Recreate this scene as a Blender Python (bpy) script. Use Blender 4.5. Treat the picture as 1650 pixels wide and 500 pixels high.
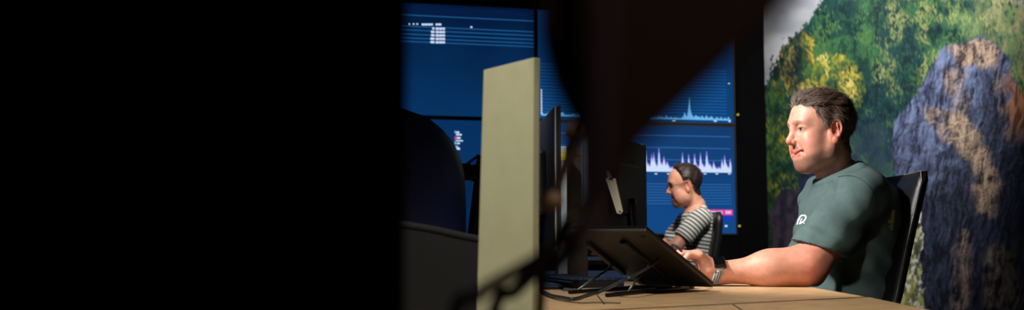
import bpy, bmesh, math, random
import numpy as np
from mathutils import Vector, Matrix
random.seed(7)
rng = np.random.default_rng(11)
scene = bpy.context.scene
for o in list(bpy.data.objects):
    bpy.data.objects.remove(o)
COL = scene.collection

# ------------------------------------------------------------------ camera
FPX, CX, CY = 1500.0, 825.0, 250.0
TH = math.atan(130 / FPX)
CAM = np.array([0.0, 0.0, 0.87])
cd = bpy.data.cameras.new('camera')
cam = bpy.data.objects.new('camera', cd)
COL.objects.link(cam)
cam.location = CAM
cam.rotation_euler = (math.pi / 2 + TH, 0, 0)
cd.sensor_fit = 'HORIZONTAL'
cd.sensor_width = 36.0
cd.lens = 36.0 * FPX / 1650.0
cd.clip_start = 0.02
cd.dof.use_dof = True
cd.dof.focus_distance = 2.52
cd.dof.aperture_fstop = 4.0
scene.camera = cam

# ------------------------------------------------------------------ world and exposure
w = bpy.data.worlds.new('world')
scene.world = w
w.use_nodes = True
w.node_tree.nodes['Background'].inputs[0].default_value = (0.3, 0.4, 0.6, 1)
w.node_tree.nodes['Background'].inputs[1].default_value = 0.0
vs = scene.view_settings
vs.view_transform = 'Standard'
vs.look = 'None'
vs.exposure = 0.0
vs.gamma = 1.0
vs.use_curve_mapping = False


def spot(name, loc, target, watts, angle, blend=0.6, size=0.1, col=(1, 1, 1)):
    l = bpy.data.lights.new(name, 'SPOT')
    l.energy = watts
    l.spot_size = math.radians(angle)
    l.spot_blend = blend
    l.shadow_soft_size = size
    l.color = col
    o = bpy.data.objects.new(name, l)
    COL.objects.link(o)
    o.location = loc
    o.rotation_euler = (Vector(target) - Vector(loc)).to_track_quat('-Z', 'Y').to_euler()
    return o


# ceiling spotlights of the dim control room, plus added fill spots
spot('ceiling_spot_desk', (-0.75, 2.2, 2.25), (0.80, 2.58, 1.02), 330, 40, 0.7, 0.09, (1, 0.965, 0.93))
spot('ceiling_spot_mural', (1.05, 3.4, 2.78), (1.95, 5.7, 1.75), 400, 76, 0.7, 0.12, (1, 0.97, 0.93))
spot('fill_spot_corner', (1.2, 5.55, 2.82), (2.0, 5.8, 1.75), 55, 92, 0.7, 0.1, (1, 0.97, 0.93))  # added fill that lifts the mural's dim far corner
spot('ceiling_spot_far_seat', (0.55, 4.45, 2.75), (1.03, 5.4, 1.18), 120, 21, 0.7, 0.12, (1, 0.95, 0.9))
spot('fill_spot_table', (-0.35, 0.45, 2.6), (0.25, 1.65, 0.85), 225, 38, 0.8, 0.1, (1, 0.97, 0.88))  # added fill to brighten the beige panel and the near desk
spot('fill_spot_rear', (0.75, -0.75, 2.6), (0.06, 0.42, 0.97), 24, 18, 0.9, 0.08, (1, 0.85, 0.75))  # added dim fill behind the camera, brings out the dark mount and strap


# ------------------------------------------------------------------ pixel helpers
def ray(px, py):
    v = (CY - py) / FPX
    return np.array([(px - CX) / FPX, math.cos(TH) - v * math.sin(TH), math.sin(TH) + v * math.cos(TH)])


def P(px, py, Y):
    d = ray(px, py)
    return CAM + d * (Y / d[1])


def onz(px, py, z):
    d = ray(px, py)
    return CAM + d * ((z - CAM[2]) / d[2])


def onplane(px, py, p0, n):
    d = ray(px, py)
    return CAM + d * (np.dot(np.array(p0) - CAM, n) / np.dot(d, n))


def project(pts):
    q = pts - CAM
    fz = q[..., 1] * math.cos(TH) + q[..., 2] * math.sin(TH)
    uy = -q[..., 1] * math.sin(TH) + q[..., 2] * math.cos(TH)
    return CX + FPX * q[..., 0] / fz, CY - FPX * uy / fz


def s2l(c):
    c = np.asarray(c, dtype=float) / 255.0
    return np.where(c <= 0.04045, c / 12.92, ((c + 0.055) / 1.055) ** 2.4)


def C(r, g, b):
    x = s2l([r, g, b])
    return (float(x[0]), float(x[1]), float(x[2]), 1.0)


# ------------------------------------------------------------------ materials
def mat(name, col, rough=0.6, metal=0.0, noise=0.0, nscale=40.0, bump=0.0, bscale=200.0, emit=None, estr=1.0,
        attr=None, sss=0.0, coat=0.0, spec=0.5, stretch=None):
    m = bpy.data.materials.new(name)
    m.use_nodes = True
    nt = m.node_tree
    b = nt.nodes['Principled BSDF']
    b.inputs['Roughness'].default_value = rough
    b.inputs['Metallic'].default_value = metal
    b.inputs['Specular IOR Level'].default_value = spec
    b.inputs['Coat Weight'].default_value = coat
    tc = nt.nodes.new('ShaderNodeTexCoord')
    vec = tc.outputs['Object']
    if stretch:
        mp = nt.nodes.new('ShaderNodeMapping')
        mp.inputs['Scale'].default_value = stretch
        nt.links.new(vec, mp.inputs['Vector'])
        vec = mp.outputs['Vector']
    if attr:
        a = nt.nodes.new('ShaderNodeAttribute')
        a.attribute_name = attr
        csock = a.outputs['Color']
    else:
        r = nt.nodes.new('ShaderNodeRGB')
        r.outputs[0].default_value = col
        csock = r.outputs[0]
    if noise > 0:
        n = nt.nodes.new('ShaderNodeTexNoise')
        n.inputs['Scale'].default_value = nscale
        n.inputs['Detail'].default_value = 6
        nt.links.new(vec, n.inputs['Vector'])
        mr = nt.nodes.new('ShaderNodeMapRange')
        mr.inputs['From Min'].default_value = 0.3
        mr.inputs['From Max'].default_value = 0.7
        mr.inputs['To Min'].default_value = 1 - noise
        mr.inputs['To Max'].default_value = 1 + noise
        nt.links.new(n.outputs['Fac'], mr.inputs['Value'])
        mx = nt.nodes.new('ShaderNodeVectorMath')
        mx.operation = 'SCALE'
        nt.links.new(csock, mx.inputs[0])
        nt.links.new(mr.outputs[0], mx.inputs['Scale'])
        csock = mx.outputs[0]
    nt.links.new(csock, b.inputs['Base Color'])
    if sss > 0:
        b.inputs['Subsurface Weight'].default_value = sss
        b.inputs['Subsurface Radius'].default_value = (1.0, 0.25, 0.12)
        b.inputs['Subsurface Scale'].default_value = 0.008
    if bump > 0:
        n2 = nt.nodes.new('ShaderNodeTexNoise')
        n2.inputs['Scale'].default_value = bscale
        n2.inputs['Detail'].default_value = 4
        nt.links.new(vec, n2.inputs['Vector'])
        bp = nt.nodes.new('ShaderNodeBump')
        bp.inputs['Strength'].default_value = bump
        bp.inputs['Distance'].default_value = 0.002
        nt.links.new(n2.outputs['Fac'], bp.inputs['Height'])
        nt.links.new(bp.outputs[0], b.inputs['Normal'])
    if emit:
        b.inputs['Emission Color'].default_value = emit
        b.inputs['Emission Strength'].default_value = estr
    return m


def emis(name, col, s=1.0):
    m = bpy.data.materials.new(name)
    m.use_nodes = True
    nt = m.node_tree
    nt.nodes.clear()
    e = nt.nodes.new('ShaderNodeEmission')
    e.inputs[0].default_value = col
    e.inputs[1].default_value = s
    o = nt.nodes.new('ShaderNodeOutputMaterial')
    nt.links.new(e.outputs[0], o.inputs[0])
    return m


M = {}
M['black_plastic'] = mat('black_plastic', C(14, 14, 16), 0.5, bump=0.1, bscale=900)
M['matte_black'] = mat('matte_black', C(5, 5, 5), 1.0, noise=0.05, spec=0.02)
M['dark_plastic'] = mat('dark_plastic', C(24, 23, 24), 0.55, bump=0.1, bscale=700)
M['gloss_black'] = mat('gloss_black', C(8, 8, 10), 0.12)
M['leather'] = mat('leather', C(15, 15, 16), 0.42, bump=0.35, bscale=260)
M['navy_fabric'] = mat('navy_fabric', C(44, 58, 120), 0.42, bump=0.3, bscale=500)
M['stitch'] = mat('stitch', C(150, 140, 125), 0.6)
M['metal_dark'] = mat('metal_dark', C(38, 37, 36), 0.35, 0.85)
M['metal_rod'] = mat('metal_rod', C(92, 90, 86), 0.35, 0.9)
M['alu'] = mat('alu', C(165, 165, 165), 0.35, 0.9)
M['wood'] = mat('wood', C(188, 152, 110), 0.45, noise=0.32, nscale=6, bump=0.05, bscale=60, stretch=(3, 18, 3))
M['wood_edge'] = mat('wood_edge', C(108, 76, 46), 0.5, noise=0.15, nscale=20)
M['beige'] = mat('beige', C(172, 169, 134), 0.75, noise=0.04, nscale=30, bump=0.1, bscale=900)
M['felt'] = mat('felt', C(6, 6, 6), 0.95, noise=0.2, nscale=120, bump=0.5, bscale=700)
M['white_paper'] = mat('white_paper', C(160, 157, 146), 0.7)
M['yellow'] = mat('yellow', C(215, 180, 40), 0.7)
M['cardboard'] = mat('cardboard', C(110, 92, 72), 0.8, noise=0.1)
M['tan'] = mat('tan', C(236, 192, 152), 0.6)
M['tab'] = mat('tab', C(150, 138, 108), 0.6)
M['cable'] = mat('cable', C(16, 15, 18), 0.5)
M['cable_blue'] = mat('cable_blue', C(34, 42, 50), 0.3)
M['cable_purple'] = mat('cable_purple', C(140, 112, 132), 0.6)
M['brown_cover'] = mat('brown_cover', C(92, 62, 40), 0.85, bump=0.2, bscale=300)
M['wall_dark'] = mat('wall_dark', C(7, 7, 9), 1.0, noise=0.08, nscale=4, spec=0.05)
M['floor'] = mat('floor', C(30, 30, 33), 0.9, noise=0.25, nscale=150, bump=0.4, bscale=400)
M['laptop_shell'] = mat('laptop_shell', C(42, 37, 31), 0.5, bump=0.1, bscale=900)
M['ceiling'] = mat('ceiling', C(26, 26, 28), 0.9, noise=0.05)
M['skin'] = mat('skin', None, 0.47, attr='Col', sss=0.06, noise=0.11, nscale=70, bump=0.12, bscale=900, spec=0.45)
M['hair'] = mat('hair', None, 0.5, attr='Col', spec=0.4)
M['shirt_green'] = mat('shirt_green', C(76, 97, 95), 0.85, noise=0.1, nscale=60, bump=0.35, bscale=600)
M['shirt_seam'] = mat('shirt_seam', C(48, 62, 61), 0.9)
M['trousers'] = mat('trousers', C(28, 30, 40), 0.85, bump=0.3, bscale=500)
M['shoe'] = mat('shoe', C(30, 28, 28), 0.6)
M['eye'] = mat('eye', None, 0.15, attr='Col')
M['teeth'] = mat('teeth', C(225, 215, 200), 0.3)
M['white_print'] = mat('white_print', C(235, 238, 235), 0.7)
M['lime_print'] = mat('lime_print', C(190, 195, 110), 0.7)
M['strap'] = mat('strap', C(172, 176, 178), 0.55)
M['hole'] = mat('hole', C(12, 12, 13), 0.7)
M['mouse_white'] = mat('mouse_white', C(205, 210, 215), 0.3)
M['led_green'] = emis('led_green', C(40, 200, 170), 1.0)
M['led_yellow'] = emis('led_yellow', C(200, 180, 60), 0.8)
M['mural'] = mat('mural', None, 0.65, attr='Col', noise=0.06, nscale=160, spec=0.25)


# ------------------------------------------------------------------ object helpers
def link(name, me, m=None, parent=None, origin=None, smooth=False):
    """origin: world location of the parent Empty when the mesh is in world coordinates."""
    o = bpy.data.objects.new(name, me)
    COL.objects.link(o)
    if m is not None:
        me.materials.append(M[m] if isinstance(m, str) else m)
    if parent is not None:
        o.parent = parent
        if origin is not None:
            o.matrix_parent_inverse = Matrix.Translation(-Vector(origin))
    if smooth:
        me.polygons.foreach_set('use_smooth', [True] * len(me.polygons))
    return o


def tag(o, label=None, cat=None, group=None, kind=None):
    if label:
        o['label'] = label
    if cat:
        o['category'] = cat
    if group:
        o['group'] = group
    if kind:
        o['kind'] = kind
    return o


def thing(name, label, cat, loc=(0, 0, 0), rotz=0.0, group=None):
    e = bpy.data.objects.new(name, None)
    e.empty_display_size = 0.05
    COL.objects.link(e)
    e.location = loc
    e.rotation_euler = (0, 0, rotz)
    return tag(e, label, cat, group)


def from_bm(name, bm, m, parent=None, origin=None, smooth=False):
    me = bpy.data.meshes.new(name)
    bmesh.ops.recalc_face_normals(bm, faces=bm.faces)
    bm.to_mesh(me)
    bm.free()
    return link(name, me, m, parent, origin, smooth)


def box_bm(lo, hi, bev=0.0, bm=None, mtx=None, seg=2):
    own = bmesh.new()
    bmesh.ops.create_cube(own, size=1.0)
    lo = np.array(lo, float)
    hi = np.array(hi, float)
    for v in own.verts:
        v.co = Vector(lo + (np.array(v.co) + 0.5) * (hi - lo))
    if bev > 0:
        bmesh.ops.bevel(own, geom=list(own.edges), offset=bev, segments=seg, profile=0.5, affect='EDGES')
    if mtx is not None:
        own.transform(mtx)
    if bm is None:
        return own
    me = bpy.data.meshes.new('tmp')
    own.to_mesh(me)
    own.free()
    bm.from_mesh(me)
    bpy.data.meshes.remove(me)
    return bm


def prism_bm(poly, z0, z1, bev=0.0):
    bm = bmesh.new()
    a = [bm.verts.new((x, y, z0)) for x, y in poly]
    b = [bm.verts.new((x, y, z1)) for x, y in poly]
    n = len(poly)
    bm.faces.new(a[::-1])
    bm.faces.new(b)
    for i in range(n):
        bm.faces.new((a[i], a[(i + 1) % n], b[(i + 1) % n], b[i]))
    if bev > 0:
        bmesh.ops.bevel(bm, geom=list(bm.edges), offset=bev, segments=2, profile=0.5, affect='EDGES')
    return bm


def slab_bm(front, off, bev=0.0):
    """front: list of 3D points (a planar outline); extruded by vector off."""
    bm = bmesh.new()
    a = [bm.verts.new(tuple(p)) for p in front]
    b = [bm.verts.new(tuple(np.array(p) + np.array(off))) for p in front]
    n = len(a)
    bm.faces.new(a)
    bm.faces.new(b[::-1])
    for i in range(n):
        bm.faces.new((a[i], a[(i + 1) % n], b[(i + 1) % n], b[i]))
    if bev > 0:
        bmesh.ops.recalc_face_normals(bm, faces=bm.faces)
        bmesh.ops.bevel(bm, geom=list(bm.edges), offset=bev, segments=3, profile=0.5, affect='EDGES')
    return bm


def crom(pts, n=8):
    pts = [np.array(p, float) for p in pts]
    if len(pts) < 3:
        return [pts[0] + (pts[1] - pts[0]) * t for t in np.linspace(0, 1, n + 1)]
    q = [2 * pts[0] - pts[1]] + pts + [2 * pts[-1] - pts[-2]]
    out = []
    for i in range(1, len(q) - 2):
        for t in np.linspace(0, 1, n, endpoint=False):
            a, b, c, d = q[i - 1:i + 3]
            out.append(0.5 * (2 * b + (c - a) * t + (2 * a - 5 * b + 4 * c - d) * t * t + (3 * b - a - 3 * c + d) * t ** 3))
    out.append(pts[-1])
    return out


def tube_bm(pts, r, seg=10, n=8, bm=None, rad=None, raw=False):
    p = [np.array(x, float) for x in pts] if raw else crom(pts, n)
    bm = bm or bmesh.new()
    rings = []
    up = np.array([0.13, 0.21, 1.0])
    N = len(p)
    for i in range(N):
        t = p[min(i + 1, N - 1)] - p[max(i - 1, 0)]
        t = t / (np.linalg.norm(t) + 1e-9)
        a = np.cross(t, up)
        if np.linalg.norm(a) < 1e-3:
            a = np.cross(t, np.array([1.0, 0, 0]))
        a /= np.linalg.norm(a)
        b = np.cross(t, a)
        rr = r if rad is None else float(np.interp(i / (N - 1), np.linspace(0, 1, len(rad)), rad))
        rings.append([bm.verts.new(tuple(p[i] + rr * (math.cos(k * 2 * math.pi / seg) * a + math.sin(k * 2 * math.pi / seg) * b))) for k in range(seg)])
    for i in range(N - 1):
        for k in range(seg):
            bm.faces.new((rings[i][k], rings[i][(k + 1) % seg], rings[i + 1][(k + 1) % seg], rings[i + 1][k]))
    bm.faces.new(rings[0][::-1])
    bm.faces.new(rings[-1])
    return bm


def np_mesh(name, V, Fq, col=None):
    me = bpy.data.meshes.new(name)
    me.vertices.add(len(V))
    me.vertices.foreach_set('co', np.ascontiguousarray(V, dtype=np.float32).ravel())
    nf = len(Fq)
    k = Fq.shape[1]
    me.loops.add(nf * k)
    me.loops.foreach_set('vertex_index', np.ascontiguousarray(Fq, dtype=np.int32).ravel())
    me.polygons.add(nf)
    me.polygons.foreach_set('loop_start', np.arange(0, nf * k, k, dtype=np.int32))
    me.polygons.foreach_set('use_smooth', np.ones(nf, dtype=bool))
    me.update(calc_edges=True)
    me.validate()
    if col is not None:
        a = me.color_attributes.new('Col', 'FLOAT_COLOR', 'POINT')
        c = np.ones((len(V), 4), dtype=np.float32)
        c[:, :3] = col
        a.data.foreach_set('color', c.ravel())
    return me


# ------------------------------------------------------------------ noise helper
def vnoise2(x, y, seed=0):
    r = np.random.default_rng(seed).random((257, 257)).astype(np.float32)
    xi = np.floor(x).astype(int)
    yi = np.floor(y).astype(int)
    fx = x - xi
    fy = y - yi
    fx = fx * fx * (3 - 2 * fx)
    fy = fy * fy * (3 - 2 * fy)
    xi %= 256
    yi %= 256
    return (r[xi, yi] * (1 - fx) + r[xi + 1, yi] * fx) * (1 - fy) + (r[xi, yi + 1] * (1 - fx) + r[xi + 1, yi + 1] * fx) * fy


def fbm(x, y, oct=4, seed=0):
    s = 0
    a = 0.5
    for i in range(oct):
        s = s + a * vnoise2(x * 2 ** i + 17 * i, y * 2 ** i + 31 * i, seed + i)
        a *= 0.5
    return s / (1 - 0.5 ** oct)


# ================================================================== ROOM
YAW = math.radians(12)
WD = np.array([math.cos(YAW), math.sin(YAW), 0.0])       # along the video wall, to the right
WN = np.array([math.sin(YAW), -math.cos(YAW), 0.0])      # out of the video wall, into the room
W0 = np.array([0.0, 6.2, 0.0])                           # point on the screens' front plane
CEIL = 2.9


def quad_wall(name, p0, p1, n, z0=0.0, z1=CEIL, t=0.1, m='wall_dark'):
    """wall between floor points p0 and p1, thickness t away from the room (room side normal n)"""
    p0 = np.array(p0, float)
    p1 = np.array(p1, float)
    o = -np.array(n) * t
    poly = [p0, p1, p1 + o, p0 + o]
    bm = prism_bm([(q[0], q[1]) for q in poly], z0, z1)
    return tag(from_bm(name, bm, m), kind='structure')


# corner between the video wall and the mural wall, seen at pixel column ~1236
sc = 0.0
wall_p = W0 - WN * 0.12
for _ in range(60):
    q = wall_p + WD * sc
    px, _py = project(np.array([q[0], q[1], 1.3]))
    sc += (1236 - px) * 0.003
corner = wall_p + WD * sc
left_far = wall_p - WD * 3.2
right_near = corner + WN * 7.4
left_near = left_far + WN * 7.4
quad_wall('wall_back', left_far, corner, WN)
quad_wall('wall_right', corner, right_near, -WD)
quad_wall('wall_left', left_far, left_near, WD)
quad_wall('wall_front', left_near, right_near, -WN)
poly = [left_far, corner, right_near, left_near]
tag(from_bm('floor', prism_bm([(q[0], q[1]) for q in poly], -0.1, 0.0), 'floor'), kind='structure')
tag(from_bm('ceiling', prism_bm([(q[0], q[1]) for q in poly], CEIL, CEIL + 0.1), 'ceiling'), kind='structure')

# ------------------------------------------------------------------ mural painted as print colours on a dense sheet
X0, X1, Y0, Y1 = 1215, 1800, -260, 720
RW, RH = X1 - X0, Y1 - Y0
gx, gy = np.meshgrid(np.arange(X0, X1).astype(np.float32), np.arange(Y0, Y1).astype(np.float32))


def lerp(a, b, t):
    return a + (b - a) * t[..., None]


def ss(e0, e1, x):
    t = np.clip((x - e0) / (e1 - e0), 0, 1)
    return t * t * (3 - 2 * t)


n1 = fbm(gx / 40, gy / 46, 4, 3)
n2 = fbm(gx / 9, gy / 16, 4, 13)
n3 = fbm(gx / 3.2, gy / 5, 3, 23)
img = np.zeros((RH, RW, 3), np.float32)
col = lambda r, g, b: s2l([r, g, b]).astype(np.float32)
img[:] = col(24, 62, 58)
img = lerp(img, np.broadcast_to(col(58, 104, 62), img.shape), ss(0.42, 0.66, n1))
img = lerp(img, np.broadcast_to(col(10, 32, 38), img.shape), ss(0.52, 0.34, n2) * 0.8)
# hazy blue dark gully right of the head, sinking behind the boulder
gul = np.exp(-(((gx - 1400) / 48) ** 2 + ((gy - 255) / 62) ** 2))
img = lerp(img, np.broadcast_to(col(44, 60, 84), img.shape), np.clip(gul * 1.15, 0, 0.92) * (0.75 + 0.5 * (n2 - 0.5)))
# pale meadow at upper right
mead = ss(1530, 1640, gx + (n1 - 0.5) * 90) * ss(150, 40, gy + (n2 - 0.5) * 40)
img = lerp(img, np.broadcast_to(col(122, 142, 96), img.shape), mead * 0.8)
img = lerp(img, np.broadcast_to(col(176, 160, 120), img.shape), mead * ss(0.5, 0.68, n2) * 0.6)
img = lerp(img, np.broadcast_to(col(176, 168, 158), img.shape), ss(1622, 1640, gx) * ss(14, -4, gy - (gx - 1640) * 0.4))


def region_params(x, y):
    """leaf dab palette for a spot of the wood: list of colours, density"""
    if x < 1300 and y > 150:
        return ([(128, 132, 38), (172, 162, 44), (92, 108, 38), (48, 72, 34), (24, 44, 30)], 0.95)
    if ((x - 1342) / 52) ** 2 + ((y - 142) / 56) ** 2 < 1 and y < 200:
        return ([(206, 190, 74), (184, 168, 60), (146, 148, 58), (104, 122, 50), (72, 94, 44), (226, 208, 110)], 1.0)
    if 1246 < x < 1312 and 44 + abs(x - 1286) * 0.8 < y < 190:
        return ([(172, 142, 46), (120, 104, 52), (74, 78, 40), (40, 50, 34), (196, 170, 56), (24, 34, 28)], 1.0)
    if x < 1410 and y < 130:
        return ([(46, 92, 58), (26, 68, 58), (18, 50, 48), (82, 118, 62)], 0.7)
    if y > 200:
        return ([(60, 94, 62), (84, 112, 60), (40, 70, 62), (48, 66, 80)], 0.4)
    return ([(92, 116, 66), (124, 138, 84), (56, 90, 70), (28, 68, 68), (12, 42, 50), (146, 152, 98), (8, 30, 40)], 0.85)


K = 24000
dx = rng.uniform(1236, 1720, K)
dy = rng.uniform(-120, 430, K)
dl = rng.uniform(1.6, 4.8, K)
dw = rng.uniform(0.7, 1.4, K)
da = rng.normal(0.25, 0.35, K)
clump = fbm(dx / 24, dy / 30, 3, 41)
for i in range(K):
    pal, dens = region_params(dx[i], dy[i])
    if dx[i] > 1560 and dy[i] < 110 and random.random() < 0.55:
        continue
    if random.random() > dens:
        continue
    t = np.clip((clump[i] - 0.28) / 0.44 + random.uniform(-0.3, 0.3), 0, 0.999)
    order = sorted(pal, key=lambda c: sum(c))
    c = col(*order[int(t * len(order))])
    R = int(dl[i] + 2)
    x0, y0 = int(dx[i]) - X0, int(dy[i]) - Y0
    xa, xb, ya, yb = max(0, x0 - R), min(RW, x0 + R + 1), max(0, y0 - R), min(RH, y0 + R + 1)
    if xb <= xa or yb <= ya:
        continue
    sx = gx[ya:yb, xa:xb] - dx[i]
    sy = gy[ya:yb, xa:xb] - dy[i]
    ca, sa = math.cos(da[i]), math.sin(da[i])
    u = sx * ca - sy * sa
    v = sx * sa + sy * ca
    al = np.clip(1.4 - np.sqrt((u / dw[i]) ** 2 + (v / dl[i]) ** 2), 0, 1)[..., None] * 0.85
    img[ya:yb, xa:xb] = img[ya:yb, xa:xb] * (1 - al) + c * al
# sky wedge at upper left, ragged tree line
edge = np.interp(gy, [-260, -40, 0, 22, 45, 62, 75, 95, 112, 130, 150], [1420, 1345, 1326, 1312, 1292, 1270, 1262, 1252, 1244, 1238, 1225])
edge = edge + (n3 - 0.5) * 26 + (n2 - 0.5) * 18
sky = ss(2.0, -3.0, gx - edge)
skyc = lerp(np.broadcast_to(col(150, 154, 162), img.shape), np.broadcast_to(col(196, 198, 204), img.shape), ss(0.3, 0.7, fbm(gx / 60, gy / 40, 3, 5)))
img = lerp(img, skyc, sky)


def poly_mask(pts):
    m = np.zeros(gx.shape, bool)
    n = len(pts)
    for i in range(n):
        xa, ya = pts[i]
        xb, yb = pts[(i + 1) % n]
        c = ((ya > gy2) != (yb > gy2)) & (gx2 < (xb - xa) * (gy2 - ya) / (yb - ya + 1e-6) + xa)
        m ^= c
    return m


gx2 = gx + (n2 - 0.5) * 14 + (n3 - 0.5) * 5
gy2 = gy + (n3 - 0.5) * 8
# small mauve boulder and the dark one beside the chest
for pts, ca, cb in (([(1243, 430), (1244, 350), (1251, 318), (1262, 304), (1280, 303), (1300, 320), (1330, 350), (1330, 430)], (74, 62, 76), (40, 38, 54)),
                    ([(1285, 320), (1286, 285), (1300, 270), (1340, 262), (1345, 330)], (40, 48, 74), (22, 28, 44))):
    mk = poly_mask(pts)
    rc = lerp(np.broadcast_to(col(*cb), img.shape), np.broadcast_to(col(*ca), img.shape), ss(0.35, 0.65, fbm(gx / 12, gy / 20, 4, 61)))
    img = np.where(mk[..., None], rc, img)
# the great boulder
bp = [(1436, 205), (1452, 185), (1478, 148), (1500, 108), (1516, 82), (1530, 71), (1548, 70), (1578, 58), (1590, 62), (1612, 78), (1626, 100), (1640, 140), (1662, 180),
      (1690, 240), (1720, 330), (1740, 480), (1760, 720), (1478, 720), (1480, 500), (1484, 420), (1466, 350), (1442, 282)]
mk = poly_mask(bp)


def blur(m, r):
    k = np.ones(2 * r + 1) / (2 * r + 1)
    for _ in range(2):
        m = np.apply_along_axis(lambda v: np.convolve(np.pad(v, r, mode='edge'), k, 'valid'), 0, m)
        m = np.apply_along_axis(lambda v: np.convolve(np.pad(v, r, mode='edge'), k, 'valid'), 1, m)
    return m


warp = (n1 - 0.5) * 22
st = fbm((gx + gy * 0.30 + warp) / 8, (gy + warp) / 40, 5, 71)
st2 = fbm((gx + gy * 0.12 + warp) / 3.0, (gy - warp) / 24, 4, 77)
rough = fbm(gx / 14, gy / 12, 5, 81)
grain = fbm(gx / 2.2, gy / 3.4, 2, 85)
ridge = 1 - np.abs(2 * fbm((gx + gy * 0.22 + warp) / 15, (gy + warp) / 44, 4, 101) - 1)
crack = ss(0.86, 0.97, ridge)
ridge2 = 1 - np.abs(2 * fbm((gx - gy * 0.1) / 26, (gy + gx * 0.3) / 14, 4, 107) - 1)
ledge = ss(0.90, 0.985, ridge2)
tone = np.clip(0.5 + 1.5 * (st - 0.5) + 1.0 * (st2 - 0.5) + 0.7 * (grain - 0.5), 0, 1)
rock = lerp(np.broadcast_to(col(20, 26, 50), img.shape), np.broadcast_to(col(118, 132, 172), img.shape), tone)
brown = lerp(np.broadcast_to(col(50, 42, 44), img.shape), np.broadcast_to(col(182, 156, 132), img.shape), np.clip(0.5 + 1.6 * (st2 - 0.5) + 1.3 * (rough - 0.5) + 0.9 * (grain - 0.5), 0, 1))
dark = lerp(np.broadcast_to(col(7, 9, 17), img.shape), np.broadcast_to(col(52, 58, 82), img.shape), np.clip(0.35 + 2.0 * (st2 - 0.5) + 0.8 * (grain - 0.5), 0, 1))
br = np.zeros(gx.shape, np.float32)
for pts_, k_ in (([(1526, 74), (1548, 70), (1578, 59), (1600, 66), (1616, 82), (1608, 104), (1570, 110), (1540, 104)], 0.95),
                 ([(1487, 172), (1545, 180), (1573, 200), (1588, 240), (1612, 292), (1604, 330), (1580, 300), (1564, 262), (1536, 238), (1502, 208)], 0.9),
                 ([(1566, 300), (1590, 290), (1606, 330), (1600, 352), (1580, 345)], 0.9),
                 ([(1520, 112), (1556, 112), (1566, 160), (1548, 182), (1526, 150)], 0.6),
                 ([(1600, 112), (1622, 108), (1640, 200), (1625, 230), (1606, 160)], 0.4),
                 ([(1540, 380), (1560, 368), (1570, 440), (1556, 510), (1532, 500)], 0.5),
                 ([(1588, 400), (1622, 390), (1650, 470), (1640, 560), (1585, 540)], 0.5)):
    br = np.maximum(br, poly_mask(pts_) * k_)
br = blur(br, 4)
br = np.clip(br * ss(0.30, 0.62, 0.55 * st2 + 0.45 * rough + 0.25 * (br - 0.3)), 0, 1)
dk = np.clip(ss(205, 330, gy + (gx - 1500) * 0.5 + (rough - 0.5) * 140 + (st - 0.5) * 90), 0, 1) * 0.95
dk = np.maximum(dk, np.exp(-(((gx - 1604 + (st - 0.5) * 60) / 24) ** 2)) * ss(95, 135, gy) * 0.85)
dk = np.maximum(dk, 0.6 * ss(0.5, 0.75, rough) * ss(1490, 1530, gx))
rock = lerp(rock, dark, dk)
rock = lerp(rock, brown, br)
rock = lerp(rock, np.broadcast_to(col(10, 11, 18), img.shape), crack * 0.5)
rock = lerp(rock, np.broadcast_to(col(12, 12, 18), img.shape), ledge * 0.2)
rock = lerp(rock, np.broadcast_to(col(206, 184, 158), img.shape), np.clip(np.roll(ledge, 3, 0) - ledge, 0, 1) * (0.04 + 0.4 * br) * ss(400, 250, gy))
# rusty flank at the right
ru = ss(1618, 1640, gx + (rough - 0.5) * 20) * ss(240, 190, gy) * ss(100, 130, gy)
rock = lerp(rock, lerp(np.broadcast_to(col(104, 60, 38), img.shape), np.broadcast_to(col(176, 118, 80), img.shape), ss(0.4, 0.6, st2)), ru * 0.9)
# moss low on the right
ms = np.exp(-(((gx - 1628) / 14) ** 2 + ((gy - 430) / 50) ** 2)) * ss(0.4, 0.6, rough)
rock = lerp(rock, np.broadcast_to(col(92, 90, 44), img.shape), ms * 0.8)
img = np.where(mk[..., None], rock, img)
# lichen-covered strip between chair and boulder
lm = poly_mask([(1488, 340), (1484, 420), (1492, 540), (1440, 720), (1440, 420), (1462, 380), (1478, 345)])
lic = lerp(np.broadcast_to(col(88, 90, 62), img.shape), np.broadcast_to(col(206, 204, 188), img.shape), ss(0.4, 0.62, fbm(gx / 5, gy / 7, 4, 91)))
lic = lerp(lic, np.broadcast_to(col(150, 146, 60), img.shape), ss(0.5, 0.64, fbm(gx / 10, gy / 22, 3, 93)) * 0.7)
lic = lerp(lic, np.broadcast_to(col(20, 26, 30), img.shape), ss(0.54, 0.66, fbm(gx / 7, gy / 14, 3, 97)) * 0.8)
img = np.where(lm[..., None], lic, img)

mo = corner + WN * 0.01 - WD * 0.006
NS, NZ = 620, 470
S_ = np.linspace(0.0, 3.6, NS)
Z_ = np.linspace(0.02, CEIL - 0.02, NZ)
SS, ZZ = np.meshgrid(S_, Z_)
V = np.stack([mo[0] + WN[0] * SS, mo[1] + WN[1] * SS, ZZ], -1).reshape(-1, 3)
ppx, ppy = project(V)
fx = np.clip(ppx - X0, 0, RW - 1.01)
fy = np.clip(ppy - Y0, 0, RH - 1.01)
ix, iy = fx.astype(int), fy.astype(int)
ax, ay = (fx - ix)[:, None], (fy - iy)[:, None]
cc = (img[iy, ix] * (1 - ax) + img[iy, ix + 1] * ax) * (1 - ay) + (img[iy + 1, ix] * (1 - ax) + img[iy + 1, ix + 1] * ax) * ay
idx = np.arange(NS * NZ).reshape(NZ, NS)
Fq = np.stack([idx[:-1, :-1], idx[1:, :-1], idx[1:, 1:], idx[:-1, 1:]], -1).reshape(-1, 4)
mural = link('wall_mural', np_mesh('wall_mural', V, Fq, cc), 'mural')
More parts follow.
